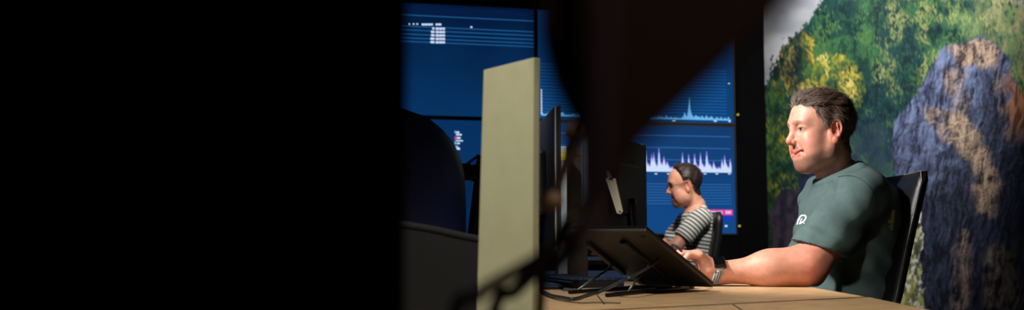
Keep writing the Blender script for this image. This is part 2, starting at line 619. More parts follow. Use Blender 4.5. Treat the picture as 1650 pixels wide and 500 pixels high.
tag(mural, 'wall-high printed mural of a huge boulder in front of a green and yellow wood', 'mural')


# ================================================================== VIDEO WALL
def on_screen(px, py, off=0.0):
    return onplane(px, py, W0 + WN * off, WN)


def s_of(p):
    return float(np.dot(p - W0, WD))


sB0 = s_of(on_screen(864, 190))
sB1 = s_of(on_screen(1185.5, 215))
PW = sB1 - sB0
zt = on_screen(864, 12.5)[2]
zm = on_screen(864, 194)[2]
PH = zt - zm


def wall_pt(s, z, off=0.0):
    p = W0 + WD * s + WN * off
    return np.array([p[0], p[1], z])


def wall_box(bm, s0, s1, z0, z1, o0, o1, bev=0.0):
    m = Matrix(((WD[0], WN[0], 0, W0[0]), (WD[1], WN[1], 0, W0[1]), (0, 0, 1, 0), (0, 0, 0, 1)))
    return box_bm((s0, o0, z0), (s1, o1, z1), bev, bm, m)


def screen_mat(name, top, bot, left=None):
    m = bpy.data.materials.new(name)
    m.use_nodes = True
    nt = m.node_tree
    nt.nodes.clear()
    tc = nt.nodes.new('ShaderNodeTexCoord')
    sp = nt.nodes.new('ShaderNodeSeparateXYZ')
    nt.links.new(tc.outputs['Generated'], sp.inputs[0])
    cr = nt.nodes.new('ShaderNodeValToRGB')
    cr.color_ramp.elements[0].color = bot
    cr.color_ramp.elements[1].color = top
    nz = nt.nodes.new('ShaderNodeTexNoise')
    nz.inputs['Scale'].default_value = 3.0
    nz.inputs['Detail'].default_value = 1
    nt.links.new(tc.outputs['Generated'], nz.inputs['Vector'])
    ad = nt.nodes.new('ShaderNodeMath')
    ad.operation = 'MULTIPLY_ADD'
    ad.inputs[1].default_value = 0.5
    nt.links.new(nz.outputs['Fac'], ad.inputs[0])
    sb = nt.nodes.new('ShaderNodeMath')
    sb.operation = 'SUBTRACT'
    sb.inputs[1].default_value = 0.25
    nt.links.new(sp.outputs['Z'], sb.inputs[0])
    nt.links.new(sb.outputs[0], ad.inputs[2])
    nt.links.new(ad.outputs[0], cr.inputs[0])
    e = nt.nodes.new('ShaderNodeEmission')
    nt.links.new(cr.outputs[0], e.inputs[0])
    o = nt.nodes.new('ShaderNodeOutputMaterial')
    nt.links.new(e.outputs[0], o.inputs[0])
    return m


M['glow_white'] = emis('glow_white', C(205, 225, 255))
M['glow_cyan'] = emis('glow_cyan', C(110, 185, 240))
M['glow_line'] = emis('glow_line', C(32, 92, 150))
M['glow_line2'] = emis('glow_line2', C(48, 104, 168))
M['glow_dark'] = emis('glow_dark', C(6, 28, 66))
M['glow_violet'] = emis('glow_violet', C(150, 130, 240))
M['glow_pink'] = emis('glow_pink', C(225, 60, 160))
M['glow_blue'] = emis('glow_blue', C(24, 60, 175))
scr = {(0, 0): screen_mat('screen_upper_table', C(3, 24, 56), C(8, 50, 96)),
       (1, 0): screen_mat('screen_upper_chart', C(12, 50, 100), C(14, 66, 122)),
       (0, 1): screen_mat('screen_lower_list', C(8, 48, 94), C(10, 54, 102)),
       (1, 1): screen_mat('screen_lower_chart', C(22, 60, 110), C(18, 72, 132))}
lab = {(0, 0): 'upper video-wall screen with a dark blue table of small white rows',
       (1, 0): 'upper video-wall screen with a blue line chart and one tall spike',
       (0, 1): 'lower video-wall screen behind the rounded dark chair, with a short coloured list',
       (1, 1): 'lower video-wall screen with white spiky chart behind the man in glasses'}
screens = {}
for (c, r) in ((0, 0), (1, 0), (0, 1), (1, 1)):
    s0 = sB0 + (c - 1) * PW
    z1 = zt - r * PH
    base = wall_pt(s0 + PW / 2, z1 - PH)
    root = thing('wall_display', lab[(c, r)], 'display', base, 0, 'displays of the video wall')
    b = 0.013
    from_bm('housing', wall_box(None, s0 + 0.002, s0 + PW - 0.002, z1 - PH + 0.002, z1 - 0.002, -0.10, -0.006, 0.004), 'black_plastic', root, base)
    bm = bmesh.new()
    wall_box(bm, s0 + 0.002, s0 + b, z1 - PH + 0.002, z1 - 0.002, -0.006, 0.006)
    wall_box(bm, s0 + PW - b, s0 + PW - 0.002, z1 - PH + 0.002, z1 - 0.002, -0.006, 0.006)
    wall_box(bm, s0 + b, s0 + PW - b, z1 - b, z1 - 0.002, -0.006, 0.006)
    wall_box(bm, s0 + b, s0 + PW - b, z1 - PH + 0.002, z1 - PH + b, -0.006, 0.006)
    from_bm('bezel', bm, 'black_plastic', root, base)
    sc_ = from_bm('screen', wall_box(None, s0 + b, s0 + PW - b, z1 - PH + b, z1 - b, -0.006, 0.0), scr[(c, r)], root, base)
    screens[(c, r)] = sc_


def deco(parent, name, rects, m):
    """rects: (px0, py0, px1, py1) read on the photograph, placed on the screen's face"""
    bm = bmesh.new()
    for k, (a, b_, c_, d) in enumerate(rects):
        p0, p1 = on_screen(a, d), on_screen(c_, b_)
        s0, s1 = s_of(p0), s_of(p1)
        zA = on_screen((a + c_) / 2, d)[2]
        zB = on_screen((a + c_) / 2, b_)[2]
        wall_box(bm, min(s0, s1), max(s0, s1), zA, zB, 0.0, 0.0012)
    o = from_bm(name, bm, m, parent)
    if len(rects) > 1:
        o['kind'] = 'stuff'


def hline(parent, name, sA, sB, zs, h, m, o=0.0):
    bm = bmesh.new()
    for z in zs:
        wall_box(bm, sA, sB, z - h / 2, z + h / 2, 0.0, 0.0008 + o)
    o = from_bm(name, bm, m, parent)
    if len(zs) > 1:
        o['kind'] = 'stuff'
    return o


sA0, sA1 = sB0 - PW + 0.014, sB0 - 0.014
sb0, sb1 = sB0 + 0.014, sB1 - 0.014
zl = lambda y, x=864: on_screen(x, y)[2]
# upper left screen: table
hline(screens[(0, 0)], 'header_band', sA0, sA1, [zl(25, 850)], 0.05, 'glow_dark')
hline(screens[(0, 0)], 'rule_lines', sA0, sA1, [zl(34, 858), zl(51.5, 858), zl(57.5, 858), zl(64, 858), zl(70, 858), zl(75.5, 858)], 0.006, 'glow_line')
rows = []
for k in range(5):
    y = 44.3 + 5.5 * k
    rows.append((694.5 + (2 if k == 0 else 0) - 1.0 * (k > 2), y, 700, y + 3.4))
    xx = 702.0
    for wdt in (5.4, 4.6, 4.0):
        rows.append((xx, y + 0.3, xx + wdt, y + 3.7))
        xx += wdt + 0.5
for a, b_ in ((679.5, 684), (684.4, 689), (689.5, 694), (694.5, 697.5), (702, 706), (706.5, 711)):
    rows.append((a, 38, b_, 41))
for a in (658, 665, 671):
    rows.append((a, 37.6, a + 2.5, 40))
rows.append((758, 42.5, 761, 45))
deco(screens[(0, 0)], 'table_rows', rows, 'glow_white')
# lower left screen: little list
deco(screens[(0, 1)], 'list_rows', [(735, 212, 740, 215), (735, 216, 744, 218.5), (736, 221, 742, 224), (735, 226, 746, 228), (736, 230, 741, 232.5), (734, 235.5, 738, 237), (735, 238, 741, 241.5),
                                    (738, 295.5, 762, 299)], 'glow_white')
deco(screens[(0, 1)], 'list_marks', [(732.6, 220, 735, 226)], 'glow_pink')
deco(screens[(0, 1)], 'legend_marks', [(732.6, 228, 735, 233), (732.6, 211, 734.4, 215)], 'glow_cyan')
# upper right screen: line chart with one spike
zbase = on_screen(1110, 192.0)[2]
hline(screens[(1, 0)], 'grid_lines', sb0, sb1 - 0.05, [zbase + 0.022 * k for k in range(1, 17)], 0.006, 'glow_line')


def chart(parent, name, sA, sB, z0, heights, m, off=0.0015):
    n = len(heights)
    bm = bmesh.new()
    bot = []
    top = []
    for i, h in enumerate(heights):
        s = sA + (sB - sA) * i / (n - 1)
        bot.append(wall_pt(s, z0, off))
        top.append(wall_pt(s, z0 + max(h, 0.002), off))
    vb = [bm.verts.new(tuple(p)) for p in bot]
    vt = [bm.verts.new(tuple(p)) for p in top]
    for i in range(n - 1):
        bm.faces.new((vb[i], vb[i + 1], vt[i + 1], vt[i]))
    from_bm(name, bm, m, parent)


n = 150
h = [0.006 + 0.014 * max(0, random.gauss(0.5, 0.6)) for _ in range(n)]
sp_s = s_of(on_screen(1111, 190))
i0 = int((sp_s - sb0 - 0.02) / (sb1 - sb0 - 0.05) * (n - 1))
h[i0 - 4] = 0.05
h[i0 - 3] = 0.03
h[i0] = 0.165
h[i0 - 1] = 0.07
h[i0 + 1] = 0.06
chart(screens[(1, 0)], 'line_chart', sb0 + 0.02, sb1 - 0.03, zbase, h, 'glow_cyan')
hline(screens[(1, 0)], 'baseline', sb0 + 0.02, sb1 - 0.03, [zbase], 0.008, 'glow_cyan', 0.001)
deco(screens[(1, 0)], 'axis_ticks', [(871.3, 144 + 4.1 * k, 873.6, 147 + 4.1 * k) for k in range(10)] + [(1083, 193.6, 1088, 195.2), (1150, 194.5, 1155, 196.2), (1174, 193, 1177, 197), (1173, 134, 1176, 135.5)], 'glow_white')
# lower right screen: dense spikes
zb2 = on_screen(1110, 277.6)[2]
hline(screens[(1, 1)], 'grid_lines', sb0, sb1 - 0.03, [on_screen(1100, y)[2] for y in (219, 238.5, 258)], 0.006, 'glow_line2')
hline(screens[(1, 1)], 'table_lines', sb0, sb1 - 0.03, [on_screen(1100, y)[2] for y in (297, 301.5, 306, 310.5, 315, 319.5, 324, 328.5)], 0.005, 'glow_line2')
n = 260
h = np.zeros(n)
peaks = [(1041, 248), (1050, 251), (1053.5, 247), (1062, 239), (1070, 254), (1075, 262), (1100, 253), (1110, 250), (1119.5, 249), (1129, 249), (1139, 245.5), (1150, 265), (1163.5, 259), (1168, 254), (1177, 259)]
peaks += [(880 + 11.3 * k + random.uniform(-3, 3), 246 + random.uniform(0, 16)) for k in range(14)]
spx = np.linspace(0, 1, n)
S2 = sb0 + 0.01 + (sb1 - sb0 - 0.035) * spx
for (px_, py_) in peaks:
    s = s_of(on_screen(px_, 275))
    hh = on_screen(px_, py_)[2] - zb2
    d = S2 - s
    h = np.maximum(h, hh * np.clip(1 - np.abs(d) / 0.011, 0, 1))
    h = np.maximum(h, hh * 0.55 * np.exp(-np.clip(d, 0, 9) / 0.02) * (d > 0))
h = h + 0.012 + 0.02 * rng.random(n)
chart(screens[(1, 1)], 'spike_fringe', S2[0], S2[-1], zb2, list(h * 1.06 + 0.004), 'glow_violet', 0.0012)
chart(screens[(1, 1)], 'spike_chart', S2[0], S2[-1], zb2, list(h * 0.86), 'glow_white', 0.002)
deco(screens[(1, 1)], 'axis_ticks', [(x - 2, 279.5, x + 2, 281.3) for x in (1038, 1057, 1077, 1097, 1117, 1136, 1155, 1175)] + [(1168, 363, 1172, 366)], 'glow_white')
deco(screens[(1, 1)], 'pink_bar', [(1120, 338, 1180.5, 347)], 'glow_pink')
deco(screens[(1, 1)], 'blue_bar', [(1120, 348, 1180.5, 357)], 'glow_blue')
deco(screens[(1, 1)], 'bar_text', [(1128, 340.5, 1164, 344.5), (1169, 340, 1178, 345)], 'glow_white')
for nm, x_, y_ in (('upper', 1184.5, 185), ('lower', 1190, 364.5)):
    p = on_screen(x_ + (4 if nm == 'upper' else 1), y_, -0.1)
    o = from_bm('wall_light', tube_bm([p, p + WN * 0.01], 0.008, 10, 2), 'led_yellow')
    tag(o, 'tiny yellow status light right of the %s line-chart screen' % 'upper' if nm == 'upper' else 'tiny yellow status light right of the lower spiky-chart screen', 'light')
tag(from_bm('display_plinth', wall_box(None, sB0 - PW, sB1, 0.0, zt - 2 * PH - 0.002, -0.12, -0.01), 'wall_dark'), kind='structure', label='dark plinth wall under the video screens')

# ================================================================== DESKS
DZ = 0.74
q0 = onz(1400, 479.3, DZ)
q1 = onz(1000, 499.5, DZ)
eR = onz(1292, 459.8, DZ)
eN = onz(1500, 500.5, DZ)
sd = (q1 - q0) / np.linalg.norm(q1 - q0)
gap = np.array([-sd[1], sd[0], 0]) * 0.0022
if gap[1] < 0:
    gap = -gap
qL = q0 + sd * 1.0


def lin_x(y):
    return eR[0] + (q0[0] - eR[0]) * (y - eR[1]) / (q0[1] - eR[1])


# the corner of the seam at the man's side, desk beyond the seam
A_poly = [tuple((q0 + gap)[:2]), (lin_x(3.5), 3.5), (-0.02, 3.5), (-0.02, (q0 + gap + sd * (q0[0] + 0.02) / -sd[0])[1])]
A_poly[1] = (eR[0] + 0.0, 3.5)
B_poly = [tuple((q0 - gap)[:2]), tuple((q0 - gap + sd * (q0[0] + 0.05) / -sd[0])[:2]), (-1.0, 1.42), (-1.0, 0.3), (eN[0] - 0.03, 0.3), tuple(eN[:2])]


def desk(label, poly, legs, flap=None, band=None):
    c = np.mean(np.array(poly), 0)
    base = (c[0], c[1], 0)
    r = thing('desk', label, 'desk', base, 0, 'oak desks of the workstation cluster')
    from_bm('desktop', prism_bm(poly, DZ - 0.026, DZ, 0.0015), 'wood', r, base)
    for (x, y) in legs:
        from_bm('leg', box_bm((x - 0.03, y - 0.03, 0.0), (x + 0.03, y + 0.03, DZ - 0.026), 0.004), 'metal_dark', r, base)
    xs = [l[0] for l in legs]
    ys = [l[1] for l in legs]
    from_bm('frame_rail', box_bm((min(xs), np.mean(ys) - 0.02, DZ - 0.07), (max(xs), np.mean(ys) + 0.02, DZ - 0.026), 0.003), 'metal_dark', r, base)
    if flap:
        for (a, b_) in flap:
            d = (b_ - a) / np.linalg.norm(b_ - a)
            nn = np.array([-d[1], d[0], 0]) * 0.0013
            up = np.array([0, 0, 0.0006])
            from_bm('cable_port_seam', slab_bm([a - nn, b_ - nn, b_ + nn, a + nn], up), 'hole', r, base)
    if band:
        a, b_ = band
        d = (b_ - a) / np.linalg.norm(b_ - a)
        nn = np.array([-d[1], d[0], 0])
        nn = nn if nn[1] > 0 else -nn
        from_bm('edge_band', slab_bm([a, b_, b_ + nn * 0.010, a + nn * 0.010], (0, 0, 0.0005)), 'wood_edge', r, base)
    return r


desk('oak-coloured desktop under the forearm of the man in green', A_poly, [(0.62, 2.25), (0.62, 3.35), (0.1, 2.25), (0.1, 3.35)],
     [(onz(962, 476, DZ), onz(974, 491, DZ))], (q0 + gap, q0 + gap + sd * 0.80))
desk('oak-coloured desktop nearest the camera, in front of the desk seam', B_poly, [(0.55, 0.45), (0.55, 1.6), (-0.9, 0.45), (-0.9, 1.3)],
     [(onz(1181, 491.5, DZ), onz(1200, 503, DZ))])
C_poly = [(-0.14, 2.75), (-0.14, 3.5), (-1.3, 3.5), (-1.3, 2.75)]
desk('oak-coloured desk behind the rounded dark chair', C_poly, [(-0.22, 2.85), (-0.22, 3.4), (-1.2, 2.85), (-1.2, 3.4)])
D_poly = [(0.12, 4.95), (0.74, 5.0), (0.74, 5.75), (0.12, 5.75)]
desk('oak-coloured desk in front of the man with glasses', D_poly, [(0.2, 5.05), (0.2, 5.65), (0.66, 5.08), (0.66, 5.65)])


# ================================================================== MONITORS
def monitor(label, near, far, z0, z1, screen_side, lit=None, neck=True, base_z=DZ, group='monitors on the desks', tilt=0.0, thick=0.022, name='monitor', shift=0.5, shell='black_plastic', cover='dark_plastic'):
    """panel from floor point near to far (x,y); screen_side=+1: screen faces the right-hand normal"""
    near = np.array([near[0], near[1]])
    far = np.array([far[0], far[1]])
    d = far - near
    L = np.linalg.norm(d)
    d /= L
    nrm = np.array([d[1], -d[0]]) * screen_side
    base = near + (far - near) * shift - nrm * 0.06
    r = thing(name, label, 'monitor', (base[0], base[1], base_z), 0, group)
    org = (base[0], base[1], base_z)
    mtx = Matrix(((d[0], nrm[0], 0, near[0]), (d[1], nrm[1], 0, near[1]), (0, 0, 1, z0), (0, 0, 0, 1)))
    if tilt:
        mtx = mtx @ Matrix.Rotation(tilt, 4, 'X')
    H = z1 - z0
    from_bm('housing', box_bm((0, -thick, 0), (L, -0.002, H), min(0.004, thick * 0.3), None, mtx), shell, r, org)
    bm = bmesh.new()
    box_bm((0.0, -0.003, 0.0), (L, 0.002, 0.012), 0.001, bm, mtx)
    box_bm((0.0, -0.003, H - 0.01), (L, 0.002, H), 0.001, bm, mtx)
    box_bm((0.0, -0.003, 0.012), (0.008, 0.002, H - 0.01), 0.001, bm, mtx)
    box_bm((L - 0.008, -0.003, 0.012), (L, 0.002, H - 0.01), 0.001, bm, mtx)
    from_bm('bezel', bm, cover, r, org)
    from_bm('screen', box_bm((0.008, -0.003, 0.012), (L - 0.008, 0.0005, H - 0.01), 0, None, mtx), lit or 'gloss_black', r, org)
    from_bm('back_cover', box_bm((L * 0.3, -thick - 0.03, H * 0.25), (L * 0.7, -thick + 0.001, H * 0.75), 0.012, None, mtx), cover, r, org)
    if neck:
        top = near + (far - near) * shift - nrm * (thick + 0.03)
        from_bm('stand_neck', tube_bm([(base[0], base[1], base_z + 0.008), (base[0], base[1], z0 + 0.03), (top[0], top[1], z0 + H * 0.4)], 0.017, 10, 4), 'metal_dark', r, org, True)
        m2 = Matrix(((d[0], nrm[0], 0, base[0]), (d[1], nrm[1], 0, base[1]), (0, 0, 1, base_z), (0, 0, 0, 1)))
        from_bm('stand_foot', box_bm((-0.11, -0.08, 0.0), (0.11, 0.09, 0.01), 0.004, None, m2), 'metal_dark', r, org)
    return r, org


M['navy_shell'] = mat('navy_shell', C(14, 16, 30), 0.5)
M['screen_work'] = emis('screen_work', C(190, 220, 255), 1.6)
M['alu_edge'] = mat('alu_edge', C(170, 160, 140), 0.4, 0.6)
pn = P(895, 170, 2.1)
mon1, o1 = monitor('monitor seen edge-on beside the tall beige panel, its screen facing the man in green', (0.109, 2.1), (0.063, 2.65), 0.835, pn[2], +1, 'screen_work', thick=0.012, shell='navy_shell', cover='black_plastic')
# bright aluminium strip on its near edge
pe0 = np.array([0.0985, 2.0985, 0.84])
from_bm('edge_strip', box_bm((0.0965, 2.0965, 0.84), (0.1000, 2.1005, pn[2] - 0.004), 0.0006), 'alu_edge', mon1, o1)

mon2, o2 = monitor('black monitor back behind the laptop on its stand', (0.192, 2.55), (0.421, 3.05), 0.855, 1.165, -1, None)
lp = P(1032.5, 234, 3.02)
from_bm('status_light', tube_bm([lp + np.array([0.001, -0.012, 0]), lp + np.array([0, 0.02, 0.001])], 0.0035, 8, 2), 'led_green', mon2, o2)
tb = [P(976, 288, 2.5), P(992, 288, 2.5), P(1004, 341, 2.5), P(1000, 346, 2.5), P(994, 344, 2.5)]
clip = from_bm('cable_clip', slab_bm(tb, (0.002, 0.006, 0), 0.001), 'tab', mon2, o2)
clip['label'] = 'pale beige tapered tab with a small hole'
hp = P(998.5, 341, 2.498)
from_bm('hole', tube_bm([hp, hp + np.array([0, 0.002, 0])], 0.0022, 10, 2), 'hole', clip)
lk = P(984, 290, 2.5)
from_bm('clip_arm', tube_bm([lk, P(975, 268, 2.62), P(965, 262, 2.72)], 0.006, 8, 4), 'dark_plastic', mon2, o2)

pa = P(766, 250, 3.0)
mon3, o3 = monitor('slim monitor seen edge-on between the rounded chair and the beige panel', (P(752, 380, 2.95)[0], 2.95), (P(752, 380, 2.95)[0] - 0.06, 3.4), 0.84, pa[2], -1, None, base_z=DZ, tilt=0.0)
for o in list(mon3.children):
    if o.name.startswith(('housing', 'bezel', 'screen', 'back_cover')):
        c0 = Vector((P(752, 380, 2.95)[0], 2.95, 0.84))
        sh = Matrix.Translation(c0) @ Matrix.Rotation(math.radians(7), 4, 'Y') @ Matrix.Translation(-c0)
        o.data.transform(sh)
bk = P(750, 277, 3.1)
from_bm('side_bracket', box_bm((bk[0] - 0.03, 3.08, bk[2] - 0.027), (bk[0] + 0.02, 3.14, bk[2] + 0.027), 0.006), 'tab', mon3, o3)

# foreground monitor, very close, filling the left of the frame
bL = P(-260, 500, 0.62)
near_r = P(650, 300, 0.44)
mon4, o4 = monitor('large out-of-focus black monitor back filling the left of the picture', (-0.50, 0.37), (near_r[0], 0.44), 0.765, 1.13, -1, None, group=None, base_z=DZ, thick=0.03, shell='matte_black', cover='matte_black')

# ------------------------------------------------------------------ beige upright panel
pb = [P(767, 520, 1.335), P(779, 113, 1.335), P(859.5, 93, 1.25), P(857, 520, 1.25)]
pb[0] = pb[1] + (pb[0] - pb[1]) * ((DZ + 0.012 - pb[1][2]) / (pb[0][2] - pb[1][2]))
pb[3] = pb[2] + (pb[3] - pb[2]) * ((DZ + 0.012 - pb[2][2]) / (pb[3][2] - pb[2][2]))
pdir = (pb[2] - pb[1])
pdir[2] = 0
pdir /= np.linalg.norm(pdir)
pn_ = np.array([-pdir[1], pdir[0], 0])
base = (pb[0] + pb[3]) / 2
base[2] = DZ
r = thing('divider_board', 'tall beige upright panel on the desk, left of the edge-on monitor', 'panel', tuple(base))
from_bm('panel_board', slab_bm(pb, pn_ * 0.012, 0.0012), 'beige', r, tuple(base))
ft = Matrix(((pdir[0], pn_[0], 0, base[0]), (pdir[1], pn_[1], 0, base[1]), (0, 0, 1, DZ), (0, 0, 0, 1)))
from_bm('foot', box_bm((-0.07, -0.05, 0), (0.07, 0.06, 0.012), 0.003, None, ft), 'metal_dark', r, tuple(base))

# ------------------------------------------------------------------ dark felt box with soft rim
fb = [P(610, 358, 1.42), P(650, 363, 1.42), P(700, 371, 1.42), P(745, 381, 1.42), P(782, 388, 1.42)]
bot = DZ
base = np.array([(fb[0][0] + fb[-1][0]) / 2, 1.42, DZ])
r = thing('felt_box', 'charcoal felt box with sloping soft rim, left of the beige panel', 'box', tuple(base))
front = [np.array([fb[0][0], 1.42, bot]), *fb, np.array([fb[-1][0], 1.42, bot])]
front = [p + np.array([0, -0.04, 0]) for p in front]
from_bm('body', slab_bm(front, (0, 0.07, 0), 0.004), 'felt', r, tuple(base))
from_bm('rim', tube_bm([p + np.array([0, -0.036, 0.0]) for p in fb], 0.006, 8, 5), 'felt', r, tuple(base), True)

# ------------------------------------------------------------------ binders
for (x0, x1, y0, Yd, m, lb) in ((899, 913.5, 236, 2.72, 'white_paper', 'white binder spine with a yellow band beside the edge-on monitor'),
                                (914, 946, 236, 2.9, 'cardboard', 'brown cardboard file box behind the white binder')):
    a, b_ = P(x0, y0, Yd), P(x1, y0, Yd)
    base = ((a[0] + b_[0]) / 2, Yd + 0.12, DZ)
    nm = 'binder' if m == 'white_paper' else 'file_box'
    r = thing(nm, lb, 'binder' if nm == 'binder' else 'file box', base)
    from_bm('cover', box_bm((a[0], Yd, DZ), (b_[0], Yd + 0.24, a[2]), 0.002), m, r, base)
    if nm == 'binder':
        zz = P(905, 254, Yd)[2]
        from_bm('yellow_band', box_bm((a[0] - 0.0006, Yd - 0.001, zz - 0.009), (b_[0] + 0.0006, Yd + 0.241, zz + 0.012)), 'yellow', r, base)
    else:
        from_bm('lid', box_bm((a[0] - 0.002, Yd - 0.002, a[2] - 0.03), (b_[0] + 0.002, Yd + 0.242, a[2] + 0.004), 0.002), 'cardboard', r, base)

# ------------------------------------------------------------------ keyboard
kc = onz(912, 458, DZ)
r = thing('keyboard', 'black low keyboard on the desk left of the laptop stand', 'keyboard', (kc[0], kc[1], DZ), math.radians(20))
from_bm('base', box_bm((-0.075, -0.2, 0.0), (0.075, 0.17, 0.016), 0.004), 'black_plastic', r)
kb = bpy.data.meshes.new('key')
t_ = box_bm((-0.0078, -0.0078, 0), (0.0078, 0.0078, 0.006), 0.0015, seg=1)
t_.to_mesh(kb)
t_.free()
kb.materials.append(M['dark_plastic'])
for i in range(6):
    for j in range(17):
        o = bpy.data.objects.new('key', kb)
        COL.objects.link(o)
        o.parent = r
        o.location = (-0.058 + i * 0.0225, -0.187 + j * 0.0205, 0.0155)

# ------------------------------------------------------------------ laptop on folding stand
S = np.array([0.62, 0.78, 0]) / np.hypot(0.62, 0.78)
Ld = np.array([-S[1], S[0], 0])
NL = onz(1149, 464, 0.748)
d0 = ray(1040, 374)
# run along S until the ray through the upper corner pixel is met
A_ = np.array([[-S[0], d0[0]], [-S[1], d0[1]]])
rhs = (NL - CAM)[:2]
run, tt = np.linalg.solve(np.array([[S[0], d0[0]], [S[1], d0[1]]]), rhs)
NH = CAM + d0 * tt
slope = (NH - NL)
sl = np.linalg.norm(slope)
su = slope / sl
nrm = np.cross(su, Ld)
nrm /= np.linalg.norm(nrm)
if nrm[2] < 0:
    nrm = -nrm
Wd = 0.20
base = NL + slope * 0.4 + Ld * Wd / 2
base[2] = DZ
lap = thing('laptop', 'thin black closed laptop leaning on the folding stand', 'laptop', tuple(base))
quad = [NL, NH, NH + Ld * Wd, NL + Ld * Wd]
from_bm('base', slab_bm([q + nrm * 0.0005 for q in quad], nrm * 0.008, 0.002), 'laptop_shell', lap, tuple(base))
from_bm('lid', slab_bm([q + nrm * 0.009 for q in quad], nrm * 0.005, 0.0015), 'metal_dark', lap, tuple(base))
for a, b_ in ((0.08, 0.1), (0.08, 0.9), (0.92, 0.1), (0.92, 0.9)):
    c_ = NL + slope * a + Ld * Wd * b_
    from_bm('rubber_foot', tube_bm([c_ - nrm * 0.001, c_ + nrm * 0.002], 0.005, 10, 2), 'hole', lap, tuple(base))
st = thing('laptop_stand', 'black folding metal laptop stand with thin legs under the laptop', 'laptop stand', tuple(base))
ob = tuple(base)
rails = [(onz(978, 479.5, DZ), onz(1112, 466, DZ)), (onz(918, 474.5, DZ), onz(1051, 464, DZ))]
up = np.array([0, 0, 1.0])


def beam(a, b_, wdt, hgt, upv=None):
    a = np.array(a, float)
    b_ = np.array(b_, float)
    d = (b_ - a)
    L = np.linalg.norm(d)
    d /= L
    u_ = np.array(upv if upv is not None else (0, 0, 1.0), float)
    sx = np.cross(d, u_)
    sx /= np.linalg.norm(sx)
    uu = np.cross(sx, d)
    m = Matrix(((d[0], sx[0], uu[0], a[0]), (d[1], sx[1], uu[1], a[1]), (d[2], sx[2], uu[2], a[2]), (0, 0, 0, 1)))
    return box_bm((0, -wdt / 2, -hgt / 2), (L, wdt / 2, hgt / 2), min(wdt, hgt) * 0.25, None, m)


def under(p):
    """height of the laptop's underside above floor point p"""
    n_ = nrm
    return NL[2] - ((p[0] - NL[0]) * n_[0] + (p[1] - NL[1]) * n_[1]) / n_[2]


for (a, b_), f0, (g0, g1), k2 in zip(rails, ((1033, 472.5), (968, 471)), (((1004, 386.5), (1066, 440)), ((947, 390), (1006, 438))), (0.62, 0.68)):
    a = a + up * 0.0045
    b_ = b_ + up * 0.0045
    from_bm('base_rail', beam(a, b_, 0.011, 0.008), 'metal_dark', st, ob)
    t = (b_ - a) / np.linalg.norm(b_ - a)
    # arm lying along the laptop's underside
    e0 = onplane(*g0, NL, nrm) - nrm * 0.0055
    e1 = onplane(*g1, NL, nrm) - nrm * 0.0055
    from_bm('support_arm', beam(e0, e1, 0.016, 0.009, nrm), 'black_plastic', st, ob)
    foot = onz(f0[0], f0[1], DZ + 0.006)
    foot = a + t * np.dot(foot - a, t) + up * 0.003
    tp = e0 + (e1 - e0) * k2 - nrm * 0.004
    from_bm('strut', tube_bm([foot, tp], 0.0030, 8, 2), 'metal_rod', st, ob, True)
    from_bm('strut_joint', tube_bm([tp - Ld * 0.008, tp + Ld * 0.008], 0.005, 10, 2), 'metal_rod', st, ob, True)
    from_bm('hinge', tube_bm([b_ + Ld * 0.008, b_ - Ld * 0.008], 0.008, 12, 2), 'metal_dark', st, ob, True)
    from_bm('front_lip', beam(b_ + t * 0.005 + up * 0.002, b_ + t * 0.04 + up * 0.006, 0.012, 0.006), 'metal_dark', st, ob)
cb = rails[0][0] + (rails[0][1] - rails[0][0]) * 0.75 + up * 0.008
cb2 = rails[1][0] + (rails[1][1] - rails[1][0]) * 0.75 + up * 0.008
from_bm('cross_bar', beam(cb, cb2, 0.014, 0.006), 'metal_dark', st, ob)

# cable from the laptop over the desk
cbp = [P(1098, 405, 2.35), P(1090, 398, 2.32), P(1083, 396, 2.28), P(1083, 406, 2.22), P(1066, 416, 2.12), P(1040, 434, 2.02), P(1010, 450, 1.95), onz(968, 470, DZ + 0.006), onz(945, 476, DZ + 0.004), onz(925, 482, DZ + 0.004),
       onz(905, 479.5, DZ + 0.004), onz(885, 475, DZ + 0.004), onz(868, 464, DZ + 0.004), onz(862, 450, DZ + 0.004)]
tag(from_bm('laptop_cable', tube_bm(cbp, 0.0034, 8, 8), 'cable_blue', None, None, True), 'grey-blue cable running from the laptop down onto the desk', 'cable')
tag(from_bm('thin_wire', tube_bm([onz(868, 470, DZ + 0.002), onz(890, 481, DZ + 0.002), onz(930, 488, DZ + 0.002), onz(966, 488, DZ + 0.002), onz(1000, 489, DZ + 0.002)], 0.0012, 6, 8), 'cable', None, None, True),
    'thin dark wire lying on the desk below the laptop cable', 'cable')

# ================================================================== FOREGROUND, OUT OF FOCUS
FY = 0.20
outl = [(868, -140), (1400, -140), (1275, 0), (1160, 118), (1048, 226), (985, 300), (962, 352), (946, 352), (944, 270), (938, 210), (912, 165), (886, 110), (868, 30)]
base = P(1010, -700, FY)
mt_loc = (P(1050, -140, FY)[0], FY + 0.02, CEIL)
r = thing('monitor_mount', 'blurred dark wedge-shaped mount hanging close to the lens', 'mount', mt_loc)
from_bm('wedge_cover', slab_bm([P(x, y, FY) for x, y in outl], (0, 0.02, 0), 0.0015), 'brown_cover', r, mt_loc)
tp = P(1050, -130, FY)
from_bm('ceiling_pole', tube_bm([(mt_loc[0], FY + 0.02, tp[2] - 0.01), (mt_loc[0], FY + 0.02, CEIL)], 0.016, 14, 2), 'metal_dark', r, mt_loc, True)
from_bm('ridge', slab_bm([P(x, y, FY) for x, y in ((895, -130), (930, -130), (956, 300), (950, 310), (935, 180))], (0, -0.004, 0), 0.001), 'dark_plastic', r, mt_loc)
